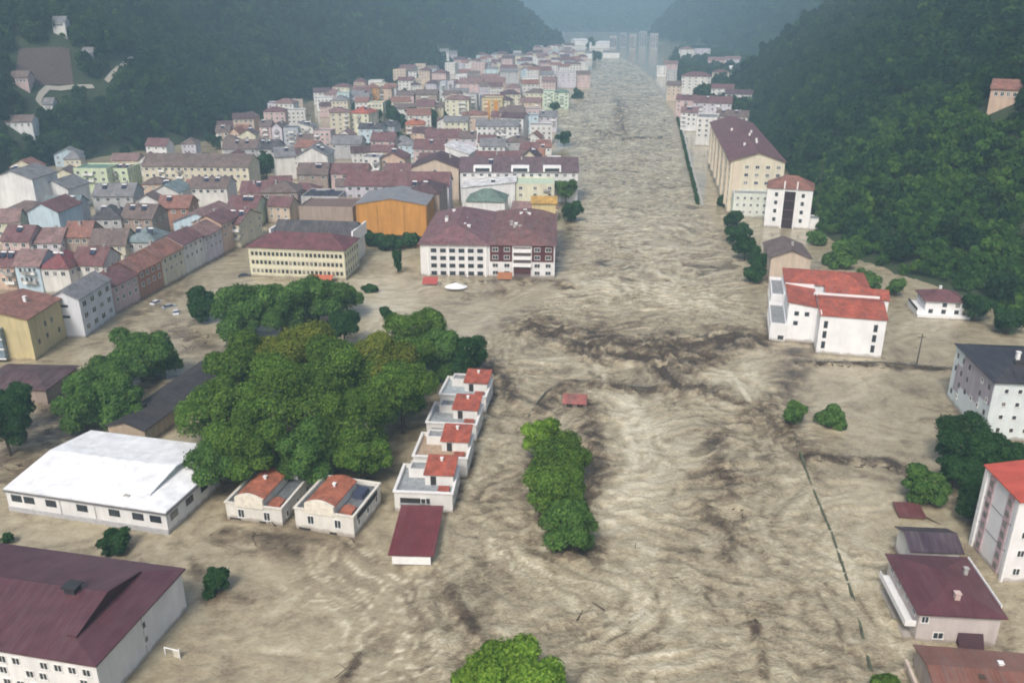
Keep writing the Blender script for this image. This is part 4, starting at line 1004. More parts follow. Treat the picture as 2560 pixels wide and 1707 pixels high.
# street row on the left, facing the flooded street
p0, p1 = G(290, 785), G(604, 612); n = 6; d = (p1 - p0); rzs = math.atan2(d.y, d.x); L = d.length / n
for k, (wal, rc_, hh, lab) in enumerate([
        ('pink', 'maroon', 8.2, 'pinkish house next to the white three storey house, street row'),
        ('brick', 'rust', 8.8, 'brick house with rusty roof, second of the street row'),
        ('cream', 'rust', 9.4, 'cream house with rusty roof, third of the street row'),
        ('offwhite', 'maroon', 10.2, 'off white house with many windows, fourth of the street row'),
        ('lilac', 'pinkbrown', 9.6, 'lilac house, fifth of the street row'),
        ('peach', 'maroon', 11.0, 'peach house at the far end of the street row')]):
    mid = p0 + d * ((k + .5) / n)
    simple('town_house', lab, 'house', (mid, rzs, L - .4), 11, hh, wal, 'gx', 2.8, rc_, [('F', 4, 2, dict(ww=1.3, wh=1.5, z0=hh - 4.4, step=2.9)), ('L', 3, 2, dict(ww=1.1, wh=1.4, z0=hh - 4.4, step=2.9))], wear=.8, chim=1)
# yellow corner house, white three storey house and their neighbour
cr = G(90, 902); root = empty('town_house', cr, math.radians(-1)); tag(root, 'yellow house with rust tiled roof and glazed front at the left edge', 'house')
blk, _, ro = block(root, -19, 0, 0, 15.8, 11.2, wall_mat((.58, .49, .27), .25), 'gy', 2.4, roof_mat(R['rust'], 'tile', 'x', .8), .6)
m = MB(); m.box(-18, -6.5, -1.6, -.02, 1.0, 9.0, 0); gl = m.build('glazed_front', plain('blue_glazing', (.18, .24, .29), .25, 0, .35), root)
for z in (1.0, 3.6, 6.2, 8.8): m = MB(); m.box(-18.2, -6.3, -1.75, -1.6, z, z + .3); m.build('glazing_bar', WHITE, gl)
for yy, z in ((3.2, 4), (7.2, 4.2), (7.2, 7.4), (10.4, 7.2), (12.8, 3.6)): link('window', window_mesh(1.0, 1.3, 'bare'), root, (0, yy, z), math.pi / 2)
chimney(ro, -5, 9, 12.8, 1.2, .35, WHITE)
cr = G(215, 845); root = empty('town_house', cr, math.radians(-2)); tag(root, 'white three storey house with dark wide windows beside the yellow one', 'house')
blk, _, ro = block(root, -8.5, 0, 0, 17.5, 11, wall_mat((.66, .68, .72), .15), 'gy', 2.2, roof_mat(R['grey'], 'tile', 'x', .7), .5)
windows(root, blk, 'R', 4, 3, 2.2, 1.7, 2.6, 3.2, mx=1.2); windows(root, blk, 'F', 1, 2, 2.2, .7, 6, 3.0, mx=5.4, style='bare')
nl = G(-70, 965, 4); root = empty('town_house', (nl.x, nl.y, 0), math.radians(-4)); tag(root, 'low house with dark maroon roof before the yellow house, left edge', 'house')
block(root, 0, 17, 0, 13, 3.6, wall_mat(C['brown']), 'hip', 1.6, roof_mat((.07, .025, .03), 'tile', 'y', .8), .5)
nl = G(268, 1060, 4); far_ = G(505, 900, 4); ang = math.atan2(far_.y - nl.y, far_.x - nl.x)
root = empty('long_shed', (nl.x, nl.y, 0), ang); tag(root, 'long narrow shed with dark brown roof running behind the white hall', 'shed')
Ls = (far_ - nl).length
blk, _, ro = block(root, 0, Ls, -8.5, 0, 3.6, wall_mat((.5, .40, .29), .3), 'gx', 1.3, roof_mat((.032, .027, .029), 'tile', 'y', .35), .4)
chimney(ro, Ls * .2, -3.6, 4.8, .8, .5, DARK); chimney(ro, Ls * .17, -2.2, 4.6, .5, .3)
FOOT.append((nl.x, nl.y, ang, 0, Ls, -8.5, 0))

# small houses filling the gaps of the old town
def clear_of(x, y, r, extra=()):
    for (cx, cy, rz, x0, x1, y0, y1) in list(FOOT) + list(extra):
        dx, dy = x - cx, y - cy; lx = dx * math.cos(rz) + dy * math.sin(rz); ly = -dx * math.sin(rz) + dy * math.cos(rz)
        ox = max(x0 - lx, 0, lx - x1); oy = max(y0 - ly, 0, ly - y1)
        if ox * ox + oy * oy < r * r: return False
    return True
rf_ = random.Random(21)
BANK = sorted([(G(*p).y, G(*p).x) for p in [(1440, 500), (1445, 420), (1400, 330), (1380, 280), (1420, 230), (1470, 190), (1490, 165)]])
count = 0; FILL = {}
for tr in range(12000):
    if count >= 210: break
    y = 300 * (1650 / 300) ** rf_.random()
    xl = float(np.interp(y, LB[:, 0], LB[:, 1])) + 12; xr = float(np.interp(y, [b[0] for b in BANK], [b[1] for b in BANK])) - 14
    if y < 335: xr = -112
    x = rf_.uniform(xl, xr)
    if abs(x / y) > .62 or not clear_of(x, y, 5.8): continue
    w_, d_, h_ = rf_.uniform(8, 14), rf_.uniform(8, 12), rf_.uniform(5, 9) + (3.5 if y > 600 else 0)
    big = y > 560 and rf_.random() < .75
    if big: w_, d_, h_ = rf_.uniform(11, 18), rf_.uniform(11, 15), rf_.uniform(10, 16)
    wal = rf_.choice(['white', 'white', 'offwhite', 'offwhite', 'offwhite', 'cream', 'pink', 'lilac', 'tan', 'blue', 'peach', 'paleyellow']); rc_ = rf_.choice(['maroon', 'maroon', 'brown', 'pinkbrown', 'rust', 'rust', 'grey', 'dmaroon'])
    wname = dict(offwhite='off white', paleyellow='pale yellow').get(wal, wal); rname = dict(pinkbrown='faded pink', dmaroon='dark maroon').get(rc_, rc_)
    rk_ = rf_.choice(['flat', 'hip', 'gx']) if big else rf_.choice(['gx', 'gx', 'gy', 'hip'])
    lab = ('%s mid rise block with %s roof in the far town' if big else 'small %s house with %s roof squeezed between larger town blocks') % (wname, 'flat' if rk_ == 'flat' else rname)
    FILL.setdefault(lab, []).append(x / y); simple('apartment_block' if big else 'town_house', lab, 'apartment block' if big else 'house', (Vector((x, y - d_ / 2, 0)), math.radians(rf_.uniform(-16, 14)), w_), d_, h_, wal, rk_, .6 if rk_ == 'flat' else rf_.uniform(2.4, 4), 'grey' if rk_ == 'flat' else rc_,
           [('F', 4, 3, dict(ww=1.5, wh=1.5, z0=h_ - 7.4, step=2.9))] if big else [('F', 3, 2 if h_ > 6.5 else 1, dict(ww=1.2, wh=1.4, z0=h_ - 4.3 if h_ > 6.5 else h_ - 1.6, step=2.8))], group='small fill houses of the old town', wear=.9)
    count += 1

ORD = ['first', 'second', 'third', 'fourth', 'fifth', 'sixth', 'seventh', 'eighth', 'ninth', 'tenth', 'eleventh', 'twelfth', 'thirteenth', 'fourteenth', 'fifteenth', 'sixteenth']
for lab, us in list(FILL.items()):
    if len(us) < 2: continue
    obs = sorted([o for o in COL.objects if o.get('label') == lab], key=lambda o: o.location.x / o.location.y)
    for k, o in enumerate(obs): o['label'] = lab + ', %s from left' % ORD[k]
# ------------------------------------------------------------------ hillside: forest, field, paths, houses
def drape(name, pts, mat, lift=.5, kind='structure'):
    m = MB(); n = len(pts) // 2
    for i in range(n - 1): m.poly([pts[2 * i], pts[2 * i + 1], pts[2 * i + 3], pts[2 * i + 2]])
    o = m.build(name, mat); o['kind'] = kind; return o
def hz(x, y, lift): return (x, y, float(height(x, y)) + lift)
KEEP = []          # places without trees: (x, y, radius)
PATH = plain('gravel_path', (.34, .32, .27), .9)
for pix, wd in (([(235, 224), (190, 226), (150, 226), (122, 232), (104, 245), (97, 260), (108, 274), (126, 284)], 2.6), ([(335, 150), (305, 172), (286, 192), (268, 212)], 2.6)):
    P_ = [T(*p) for p in pix]; fine = []
    for a, b in zip(P_[:-1], P_[1:]):
        for k in range(8): fine.append(a.lerp(b, k / 8))
    fine.append(P_[-1]); L_ = []
    for i, p in enumerate(fine):
        t = (fine[min(i + 1, len(fine) - 1)] - fine[max(i - 1, 0)]); t.z = 0; t.normalize(); nn = Vector((-t.y, t.x, 0)) * wd / 2
        for q in (p + nn, p - nn): L_.append(hz(q.x, q.y, .9))
        KEEP.append((p.x, p.y - 3, 6)); KEEP.append((p.x, p.y - 9, 4))
    drape('path', L_, PATH)
fp = [T(*p) for p in ((35, 215), (185, 215), (175, 130), (50, 130))]
m = MB(); nu = 14
for i in range(nu):
    for j in range(nu):
        q = []
        for a, b in ((i, j), (i + 1, j), (i + 1, j + 1), (i, j + 1)):
            u_, v_ = a / nu, b / nu; e0 = fp[0].lerp(fp[1], u_); e1 = fp[3].lerp(fp[2], u_); p = e0.lerp(e1, v_); q.append(hz(p.x, p.y, .7))
        m.poly(q)
field = structure(m.build('ploughed_field', plain('field_soil', (.085, .062, .055), .95, 0, .45)))
for i in range(9):
    for j in range(9):
        p = fp[0].lerp(fp[1], i / 8).lerp(fp[3].lerp(fp[2], i / 8), j / 8); KEEP.append((p.x, p.y, 6))
HILLH = [  # px, py of the foot, width m, height m, wall, roof, label
 (2506, 272, 66, 7, 'peach', 'rust', 'peach villa with rusty roof alone in the right hill forest'),
 (52, 336, 62, 6.5, 'white', 'brown', 'white farmhouse with brown roof at the foot of the left hill'),
 (124, 290, 22, 5, 'white', 'grey', 'small white hut beside the curving hill path'),
 (152, 94, 30, 8, 'offwhite', 'grey', 'tall off white house high on the left hill'),
 (198, 72, 26, 3, 'white', 'white', 'white roofed barn high on the left hill'),
 (220, 146, 24, 3, 'bluegrey', 'grey', 'blue grey shed above the hill field'),
 (52, 222, 40, 6, 'pink', 'brown', 'pink house at the lower corner of the hill field'),
 (1112, 148, 22, 8, 'white', 'grey', 'white house on the far left slope'),
 (1134, 152, 18, 7, 'lilac', 'grey', 'lilac house right of the white one on the far left slope'),
 (1264, 160, 18, 9, 'blue', 'grey', 'blue house on the far slope above the upper town'),
 (1834, 188, 22, 6, 'white', 'white', 'tiny white house at the right forest edge'),
]
for px, py, wd, hh, wal, rc_, lab in HILLH:
    p = T(px, py); b0 = p.z - (2.0 if p.y < 700 else .2); wd = wd * mpp(p); print('hill', lab, round(p.y), round(wd, 1))
    simple('hill_house', lab, 'house', (p, math.radians(-32 if px > 2400 else -6 if px > 1280 else 8), wd), 10, hh + 2, wal, 'hip' if wd > 18 else 'gx', 3, rc_, [('F', 4, 1, dict(ww=1.3, wh=1.6, z0=hh + .2)), ], base=b0)
    s_ = p.y / 500
    for k in range(2): KEEP.append((p.x - 1, p.y + 5 - 9 * k, (wd * .5 + 3) * (1, .8)[k] + (11 if p.y > 650 else 0)))

def leaf_cloud(rng, lobes, leaf, n, up=.35):
    """leaf quads on the outer shells of a set of ellipsoid lobes [(cx,cy,cz,rx,ry,rz)]"""
    L = np.array(lobes, float); area = L[:, 3] * L[:, 4] + L[:, 3] * L[:, 5]
    k = rng.choice(len(L), size=int(n * 1.6), p=area / area.sum())
    d = rng.normal(size=(len(k), 3)); d /= np.linalg.norm(d, axis=1)[:, None]
    d[:, 2] = np.where((d[:, 2] < -.45) & (rng.rand(len(k)) < .8), -d[:, 2], d[:, 2])
    rad = 1 - .30 * rng.rand(len(k)) ** 1.6 + .085 * rng.normal(size=len(k))
    p = L[k, :3] + d * L[k, 3:] * rad[:, None]
    keep = np.ones(len(k), bool)
    for j in range(len(L)):
        q = ((p - L[j, :3]) / L[j, 3:]); keep &= ~((np.einsum('ij,ij->i', q, q) < .62) & (k != j))
    p, d = p[keep][:n], d[keep][:n]; n = len(p)
    nr = d * 1.0 + rng.normal(size=(n, 3)) * .38 + np.array([0, 0, up]); nr /= np.linalg.norm(nr, axis=1)[:, None]
    t = np.cross(nr, rng.normal(size=(n, 3))); t /= np.linalg.norm(t, axis=1)[:, None]; b = np.cross(nr, t)
    s = leaf * (.55 + .8 * rng.rand(n))[:, None]
    v = np.stack([p - t * s, p - b * s * .62, p + t * s, p + b * s * .62], 1).reshape(-1, 3)
    return v
def quads(name, v, mat):
    n = len(v) // 4; me = bpy.data.meshes.new(name)
    me.vertices.add(len(v)); me.vertices.foreach_set('co', v.astype(np.float32).ravel())
    me.loops.add(len(v)); me.loops.foreach_set('vertex_index', np.arange(len(v), dtype=np.int32))
    me.polygons.add(n); me.polygons.foreach_set('loop_start', np.arange(0, len(v), 4, dtype=np.int32))
    me.materials.append(mat); me.update(); me.validate(); return me
def crown_lobes(rng, rx, ry, rz, n, size=.5):
    out_ = [(0, 0, 0, rx * .62, ry * .62, rz * .66)]
    for i in range(n):
        a = 6.2832 * (i + rng.rand() * .8) / n * (1 if n < 5 else 2.4); e = rng.uniform(-.85, .95)
        r = rng.uniform(.52, .86); s_ = size * rng.uniform(.6, 1.15)
        c_ = math.sqrt(max(0, 1 - e * e))
        out_.append((rx * r * math.cos(a) * c_, ry * r * math.sin(a) * c_, rz * r * e, rx * s_, ry * s_, rz * s_))
    return out_
# forest prototypes live only inside the forest object
PROTO = []
for k in range(6):
    rng = np.random.RandomState(50 + k)
    scr = k >= 4
    lob = crown_lobes(rng, 1, 1, 1.0 if scr else rng.uniform(1.0, 1.35), 7, .46); v = leaf_cloud(rng, lob, .17, 620)
    v[:, 2] += .8 if scr else 1.15
    PROTO.append(bpy.data.objects.new('forest_tree_source', quads('forest_tree_source', v, LEAF['scrub' if scr else 'forest'])))
rng = np.random.RandomState(11); FP = []; FS = []; FI = []
def scatter(y0, y1, sp, rad):
    nx_ = int(1.5 * y1 / sp); ny_ = int((y1 - y0) / sp)
    X, Y = np.meshgrid((np.arange(nx_) - nx_ / 2) * sp, y0 + np.arange(ny_) * sp)
    X = X + rng.uniform(-.5, .5, X.shape) * sp; Y = Y + rng.uniform(-.5, .5, X.shape) * sp
    X, Y = X.ravel(), Y.ravel(); Z = height(X, Y)
    ok = (np.abs(X) < .70 * Y + 25) & (Z > -.4)
    for a, b, r in KEEP:
        if y0 - 40 < b < y1 + 40: ok &= np.hypot(X - a, Y - b) > r
    X, Y, Z = X[ok], Y[ok], Z[ok]
    xr = np.interp(Y, RB[:, 0], RB[:, 1]); low = (X > 0) & (X - xr < 62) & (Y < 420)
    ii = np.where(low & (rng.rand(len(X)) < .75), rng.randint(4, 6, len(X)), np.where(rng.rand(len(X)) < .06, rng.randint(4, 6, len(X)), rng.randint(0, 4, len(X))))
    ss = rad * rng.uniform(.7, 1.3, len(X)) * np.where(low, .86, 1)
    FP.append(np.stack([X, Y, Z - .4], 1)); FS.append(ss); FI.append(ii)
scatter(120, 420, 5.0, 3.9); scatter(420, 800, 6.5, 4.9); scatter(800, 1300, 8.5, 6.2); scatter(1300, 2300, 13, 9); scatter(2300, 4300, 26, 17)
xs_ = rng.uniform(100, 260, 5200); ys_ = rng.uniform(180, 440, 5200); zs_ = height(xs_, ys_); xr_ = np.interp(ys_, RB[:, 0], RB[:, 1])
ok = (zs_ > -.2) & (xs_ - xr_ < 48) & (xs_ < .70 * ys_ + 25); FP.append(np.stack([xs_, ys_, zs_ - .3], 1)[ok]); FS.append(rng.uniform(1.2, 2.6, ok.sum())); FI.append(rng.randint(4, 6, ok.sum()))
def sprinkle(n_, x0, x1, y0, y1, smin, smax, test):
    for k in range(n_):
        y = rng.uniform(y0, y1); x = rng.uniform(x0(y) if callable(x0) else x0, x1(y) if callable(x1) else x1); z = max(0.0, float(height(x, y)))
        if test(x, y): FP.append(np.array([[x, y, z - .3]])); FS.append(np.array([rng.uniform(smin, smax)])); FI.append(np.array([rng.randint(0, 5)]))
rbx = lambda y: float(np.interp(y, RB[:, 0], RB[:, 1])); lbx = lambda y: float(np.interp(y, LB[:, 0], LB[:, 1]))
sprinkle(1100, lambda y: float(np.interp(y, [680, 860, 1050, 1330, 1650], [150, 178, 195, 235, 300])), rbx, 690, 1650, 3.5, 6, lambda x, y: clear_of(x, y, 5))
sprinkle(700, lambda y: float(np.interp(y, [380, 520, 690], [112, 128, 152])) + 30, rbx, 380, 700, 2, 3.6, lambda x, y: clear_of(x, y, 3.5))
sprinkle(420, lbx, lambda y: float(np.interp(y, [b[0] for b in BANK], [b[1] for b in BANK])) - 14, 430, 1600, 2.2, 4.2, lambda x, y: clear_of(x, y, 2.6) and rng.rand() < .55)
cl = [T(px, py) for px, py in ((20, 120), (210, 120), (235, 200), (60, 240), (20, 260), (150, 300), (90, 300), (260, 220), (40, 300), (200, 250))]
for k in range(420):
    a = cl[rng.randint(len(cl))]; x, y = a.x + rng.normal() * 16, a.y + rng.normal() * 16
    if all(math.hypot(x - q[0], y - q[1]) > min(q[2], 4.5) for q in KEEP) and height(x, y) > 1: FP.append(np.array([[x, y, float(height(x, y)) - .2]])); FS.append(np.array([rng.uniform(.9, 2.2)])); FI.append(np.array([rng.randint(0, 6)]))
FP = np.concatenate(FP); FS = np.concatenate(FS); FI = np.concatenate(FI)
me = bpy.data.meshes.new('forest'); me.vertices.add(len(FP)); me.vertices.foreach_set('co', FP.astype(np.float32).ravel())
for nm, typ, dat in (('size', 'FLOAT', FS.astype(np.float32)), ('turn', 'FLOAT', (rng.rand(len(FP)) * 6.28).astype(np.float32)), ('pick', 'INT', FI.astype(np.int32))):
    at = me.attributes.new(nm, typ, 'POINT'); at.data.foreach_set('value', dat)
forest = link('forest', me); forest['kind'] = 'stuff'; forest['label'] = 'dense dark green forest covering the valley sides'; forest['category'] = 'forest'
ng = bpy.data.node_groups.new('forest_instances', 'GeometryNodeTree')
ng.interface.new_socket('Geometry', in_out='INPUT', socket_type='NodeSocketGeometry'); ng.interface.new_socket('Geometry', in_out='OUTPUT', socket_type='NodeSocketGeometry')
gi = ng.nodes.new('NodeGroupInput'); go = ng.nodes.new('NodeGroupOutput'); ip = ng.nodes.new('GeometryNodeInstanceOnPoints'); jn = ng.nodes.new('GeometryNodeJoinGeometry')
for o in reversed(PROTO):
    oi = ng.nodes.new('GeometryNodeObjectInfo'); oi.inputs['Object'].default_value = o; oi.inputs['As Instance'].default_value = True
    ng.links.new(oi.outputs['Geometry'], jn.inputs[0])
def named(nm, typ):
    a = ng.nodes.new('GeometryNodeInputNamedAttribute'); a.data_type = typ; a.inputs['Name'].default_value = nm; return a.outputs['Attribute']
ng.links.new(gi.outputs[0], ip.inputs['Points']); ng.links.new(jn.outputs[0], ip.inputs['Instance']); ip.inputs['Pick Instance'].default_value = True
ng.links.new(named('pick', 'INT'), ip.inputs['Instance Index']); ng.links.new(named('size', 'FLOAT'), ip.inputs['Scale'])
cx_ = ng.nodes.new('ShaderNodeCombineXYZ'); ng.links.new(named('turn', 'FLOAT'), cx_.inputs[2]); ng.links.new(cx_.outputs[0], ip.inputs['Rotation'])
ng.links.new(ip.outputs[0], go.inputs[0])
md = forest.modifiers.new('instances', 'NODES'); md.node_group = ng
print('forest trees', len(FP))

TREEPOS = []
# ------------------------------------------------------------------ single trees
def tree(name, px, py, rpx, zc, kind, label, cat='tree', squash=1.0, group=None, leaf=None, narrow=1.0):
    p = G(px, py, zc); k = mpp(p); r = rpx * k; seed = int(px * 7 + py * 13) % 100000
    rng = np.random.RandomState(seed); rz = r * squash
    TREEPOS.append((p.x, p.y, r * narrow)); root = empty(name, (p.x, p.y, 0)); tag(root, label, cat, group)
    lf = leaf or max(.26, min(.55, k * 3.5)); rx = r * narrow
    lob = crown_lobes(rng, rx * 1.06, rx * 1.06, rz * 1.04, 17 if rpx > 45 else 9, .40)
    n = int(min(20000, 9.6 * rx * rz * 3.2 / (lf * lf)))
    v = leaf_cloud(rng, lob, lf, n); v[:, 2] += zc
    v = v[np.repeat(v.reshape(-1, 4, 3)[:, :, 2].min(1) > -.3, 4)]
    link('crown', quads('crown', v, LEAF[kind]), root)
    m = MB(); tr_ = max(.12, r * .055); zt = zc + rz * .25
    m.tube((0, 0, -3), (rng.uniform(-.2, .2), 0, zc * .55), tr_ * 1.25, tr_, 7)
    m.tube((0, 0, zc * .5), (rng.uniform(-.3, .3), .2, zt), tr_, tr_ * .4, 6)
    for j in range(5):
        a = 6.28 * j / 5 + rng.rand(); q = (math.cos(a) * rx * .6, math.sin(a) * rx * .6, zc + rz * rng.uniform(-.1, .4))
        m.tube((0, 0, zc * rng.uniform(.4, .75)), q, tr_ * .6, tr_ * .18, 5)
    m.build('trunk', BARK, root)
    return root
GR = 'trees of the big riverside grove'
TREES = [
 (740, 885, 100, 11, 'olive', 'tall yellow green tree crowning the big grove', GR), (602, 925, 92, 10, 'green', 'broad green tree on the upper left of the big grove', GR),
 (528, 1012, 84, 9, 'green', 'green tree at the left edge of the big grove by the white hall', GR), (692, 1012, 112, 10.5, 'green', 'biggest round tree in the middle of the big grove', GR),
 (830, 950, 100, 10, 'green', 'green tree right of the yellow green crown of the grove', GR), (936, 925, 88, 10, 'olive', 'olive green tree on the upper right of the big grove', GR),
 (1004, 985, 86, 9, 'green', 'green tree of the grove next to the third terrace house', GR), (872, 1062, 108, 9.5, 'green', 'large tree at the lower right of the big grove', GR),
 (618, 1122, 92, 8, 'green', 'tree of the grove above the left cottage', GR), (762, 1128, 84, 7.5, 'mid', 'tree of the grove behind the two cottages', GR),
 (548, 1158, 68, 6, 'mid', 'low tree of the grove touching the white hall corner', GR), (905, 1142, 62, 6, 'green', 'low tree of the grove beside the foremost terrace house', GR),
 (1036, 838, 76, 8, 'green', 'green tree behind the farthest terrace house', GR), (1168, 892, 52, 6, 'dark', 'dark round tree at the river end of the grove', GR),
 (1100, 882, 60, 6.5, 'mid', 'tree left of the dark round one at the river end', GR), (1010, 900, 70, 8.5, 'green', 'tree of the grove right of the olive one', GR),
 (612, 772, 78, 8, 'mid', 'leftmost large tree of the park before the cream school', 'trees of the flooded park'), (700, 768, 68, 8, 'mid', 'second tree of the park before the cream school', 'trees of the flooded park'),
 (790, 745, 74, 7.5, 'mid', 'tree of the park below the orange red awning', 'trees of the flooded park'), (866, 748, 40, 5, 'mid', 'smaller tree at the right end of the park', 'trees of the flooded park'),
 (860, 815, 44, 6, 'dark', 'dark tree between the park and the big grove', 'trees of the flooded park'), (498, 762, 44, 5, 'dark', 'low dull green tree at the left end of the park', 'trees of the flooded park'),
 (585, 812, 46, 6, 'mid', 'tree below the leftmost large park tree', 'trees of the flooded park'),
 (345, 885, 82, 7, 'mid', 'light tree beside the long dark shed, upper one', 'trees left of the long shed'), (404, 900, 44, 5, 'mid', 'small light tree between shed and street', 'trees left of the long shed'),
 (240, 955, 74, 6.5, 'mid', 'middle tree left of the long dark shed', 'trees left of the long shed'), (205, 1015, 62, 6, 'mid', 'tree at the lower left of the shed trees', 'trees left of the long shed'), (292, 1002, 68, 6, 'mid', 'tree touching the long shed wall', 'trees left of the long shed'),
 (8, 1060, 66, 7, 'dark', 'dark tree at the left edge above the white hall', None), (34, 1000, 46, 7, 'dark', 'smaller dark tree at the left edge', None),
 (1352, 1092, 50, 5.5, 'bright', 'yellow green tree at the top of the clump in the river', 'clump of trees in the river'), (1402, 1142, 70, 6, 'green', 'second tree of the clump standing in the river', 'clump of trees in the river'),
 (1390, 1225, 74, 5.5, 'green', 'third tree of the clump standing in the river', 'clump of trees in the river'), (1424, 1308, 68, 5, 'mid', 'lowest darker tree of the clump in the river', 'clump of trees in the river'),
 (1268, 1668, 100, 6, 'bright', 'bright green tree cut by the bottom edge of the picture', 'bright trees at the bottom edge'), (1340, 1730, 78, 5, 'bright', 'bright tree right of the bottom edge one, mostly cut off', 'bright trees at the bottom edge'), (1190, 1735, 70, 5, 'bright', 'bright tree left of the bottom edge one, mostly cut off', 'bright trees at the bottom edge'),
 (2420, 1108, 72, 5.5, 'dark', 'dark tree below the black roofed block', 'dark trees at the right edge'), (2486, 1165, 66, 5, 'dark', 'dark tree between the two right edge blocks', 'dark trees at the right edge'),
 (2388, 1172, 46, 4, 'dark', 'smaller dark tree left of the striped block', 'dark trees at the right edge'), (2448, 1255, 54, 4, 'dark', 'dark tree hugging the striped block wall', 'dark trees at the right edge'), (2545, 1128, 36, 4, 'dark', 'dark tree at the right picture edge', 'dark trees at the right edge'),
 (626, 420, 36, 6, 'dark', 'dark tree group left tree in the old town', None), (664, 404, 28, 6, 'dark', 'dark tree behind the left one in the old town', None), (48, 566, 24, 5, 'dark', 'dark round tree left of the pale blue gable', None),
 (1416, 478, 28, 6, 'mid', 'tree at the river corner of the pale yellow block', None), (1430, 532, 26, 4, 'dark', 'dark tree at the river side of the square block', None),
 (1412, 345, 20, 5, 'dark', 'dark tree on the left river bank upstream', None), (1386, 268, 14, 5, 'dark', 'dark tree below the pale green blocks', None), (1444, 235, 15, 5, 'dark', 'dark tree right of the pale green blocks', None),
 (936, 292, 24, 6, 'dark', 'dark tree beside the pale yellow hill foot block', None), (985, 292, 26, 6, 'dark', 'dark tree above the peach orange roofed house', None), (1075, 296, 24, 6, 'dark', 'dark tree left of the pale yellow tall block', None), (1046, 282, 24, 6, 'dark', 'dark tree in the middle of the town grove', None), (900, 262, 22, 6, 'dark', 'dark tree below the orange hill foot house', None), (962, 268, 22, 6, 'dark', 'dark tree below the pink upper house', None),
 (1002, 350, 20, 5, 'dark', 'dark tree right of the pink house under the blue pair', None), (1480, 110, 16, 8, 'dark', 'far dark trees among the white factory sheds', None), (1490, 140, 14, 8, 'dark', 'far dark tree at the upper river', None),
 (1836, 545, 26, 3, 'dark', 'bush below the front of the long cream block', 'bushes along the right bank'), (1846, 585, 32, 4, 'dark', 'second bush down the right bank', 'bushes along the right bank'), (1866, 622, 36, 4, 'dark', 'largest bush on the right bank', 'bushes along the right bank'), (1902, 655, 34, 4, 'dark', 'bush touching the tan gabled house', 'bushes along the right bank'), (1886, 684, 26, 3, 'dark', 'lowest bush on the right bank above the complex', 'bushes along the right bank'), (1806, 500, 16, 2.5, 'dark', 'topmost small bush on the right bank', 'bushes along the right bank'),
 (2042, 592, 26, 3, 'mid', 'bush beside the white annex of the tower', None), (2104, 640, 40, 4, 'mid', 'bush behind the red roofed complex', None), (2170, 700, 34, 3.5, 'mid', 'bush between the complex and the villa', None), (2240, 716, 26, 3, 'mid', 'bush left of the villa', None), (2440, 770, 40, 4, 'dark', 'dark bush right of the villa', None), (2520, 800, 44, 4, 'dark', 'dark bush at the right edge above the black roof', None),
]
for px, py, rp, zc, kd, lab, grp in TREES: tree('tree' if 'bush' not in lab else 'bush', px, py, rp, zc, kd, lab, 'tree' if 'bush' not in lab else 'bush', .92, grp)
BUSH = [
 (293, 1352, 42, 1.7, 'dark', 'dark bush in the water before the white hall', .8), (535, 1452, 38, 2.0, 'dark', 'lone dark bush beside the white school wall', .95), (20, 1346, 16, .8, 'dark', 'tiny bush at the left edge behind the school roof', .8),
 (925, 720, 21, 1.1, 'dark', 'low round bush in the flooded square', .7), (963, 782, 17, 2.0, 'dark', 'upright bush in the flooded square', 1.3),
 (930, 598, 32, 2.6, 'dark', 'hedge bush left below the orange block', .7), (978, 604, 36, 2.6, 'dark', 'hedge bush in the middle below the orange block', .7), (1026, 600, 32, 2.6, 'dark', 'hedge bush right below the orange block', .7),
 (1988, 1036, 30, 2.4, 'mid', 'small upright bush in the right water', 1.1), (2086, 1042, 38, 1.9, 'mid', 'spreading bush in the right water', .8), (2310, 1216, 54, 3.0, 'mid', 'round bush above the sunken hut', .85), (2216, 1722, 44, 2.6, 'green', 'bush at the bottom edge near the beige house', .8),
]
for px, py, rp, zc, kd, lab, sq in BUSH: tree('bush', px, py, rp, zc, kd, lab, 'bush', sq)
for px, py, rp, zc, kd, lab, sq in [(993, 650, 34, 4.4, 'dark', 'slim dark cypress in the flooded square', .36), (2232, 545, 62, 10, 'scrub', 'slim pale poplar at the hill foot, left of two', .22), (2276, 562, 52, 9, 'scrub', 'slim pale poplar at the hill foot, right of two', .24), (1112, 312, 26, 6, 'dark', 'slim dark cypress among the town houses', .34), (1168, 306, 26, 6, 'dark', 'slim dark cypress left of the middle white house', .3)]:
    tree('cypress' if 'cypress' in lab else 'poplar', px, py, rp, zc, kd, lab, 'tree', 1.0, narrow=sq)

# hedge on the river wall upstream
def wall_line(pix, z, name, width, zb=-2.0, parent=None, mat=None, jit=0.0):
    P_ = [G(*p) for p in pix]; m = MB()
    for a, b in zip(P_[:-1], P_[1:]):
        t = (b - a).normalized(); nn = Vector((-t.y, t.x, 0)) * width / 2
        m.prism([(0, 0), (1, 0), (1, 1), (0, 1)], 0, 1) if False else None
        c = [a + nn, a - nn, b - nn, b + nn]
        lo = [(q.x, q.y, zb) for q in c]; hi = [(q.x, q.y, z) for q in c]
        m.poly(hi); m.poly(list(reversed(lo)))
        for i in range(4): j = (i + 1) % 4; m.poly([lo[i], lo[j], hi[j], hi[i]])
    return m.build(name, mat or CONC, parent)
root = empty('hedge', G(1720, 410)); tag(root, 'long dark hedge on the river wall before the long cream block', 'hedge')
inv = Vector(root.location)
pts = [G(*p) for p in [(1692, 290), (1704, 340), (1720, 410), (1735, 470), (1746, 515)]]
rng = np.random.RandomState(5); lob = []
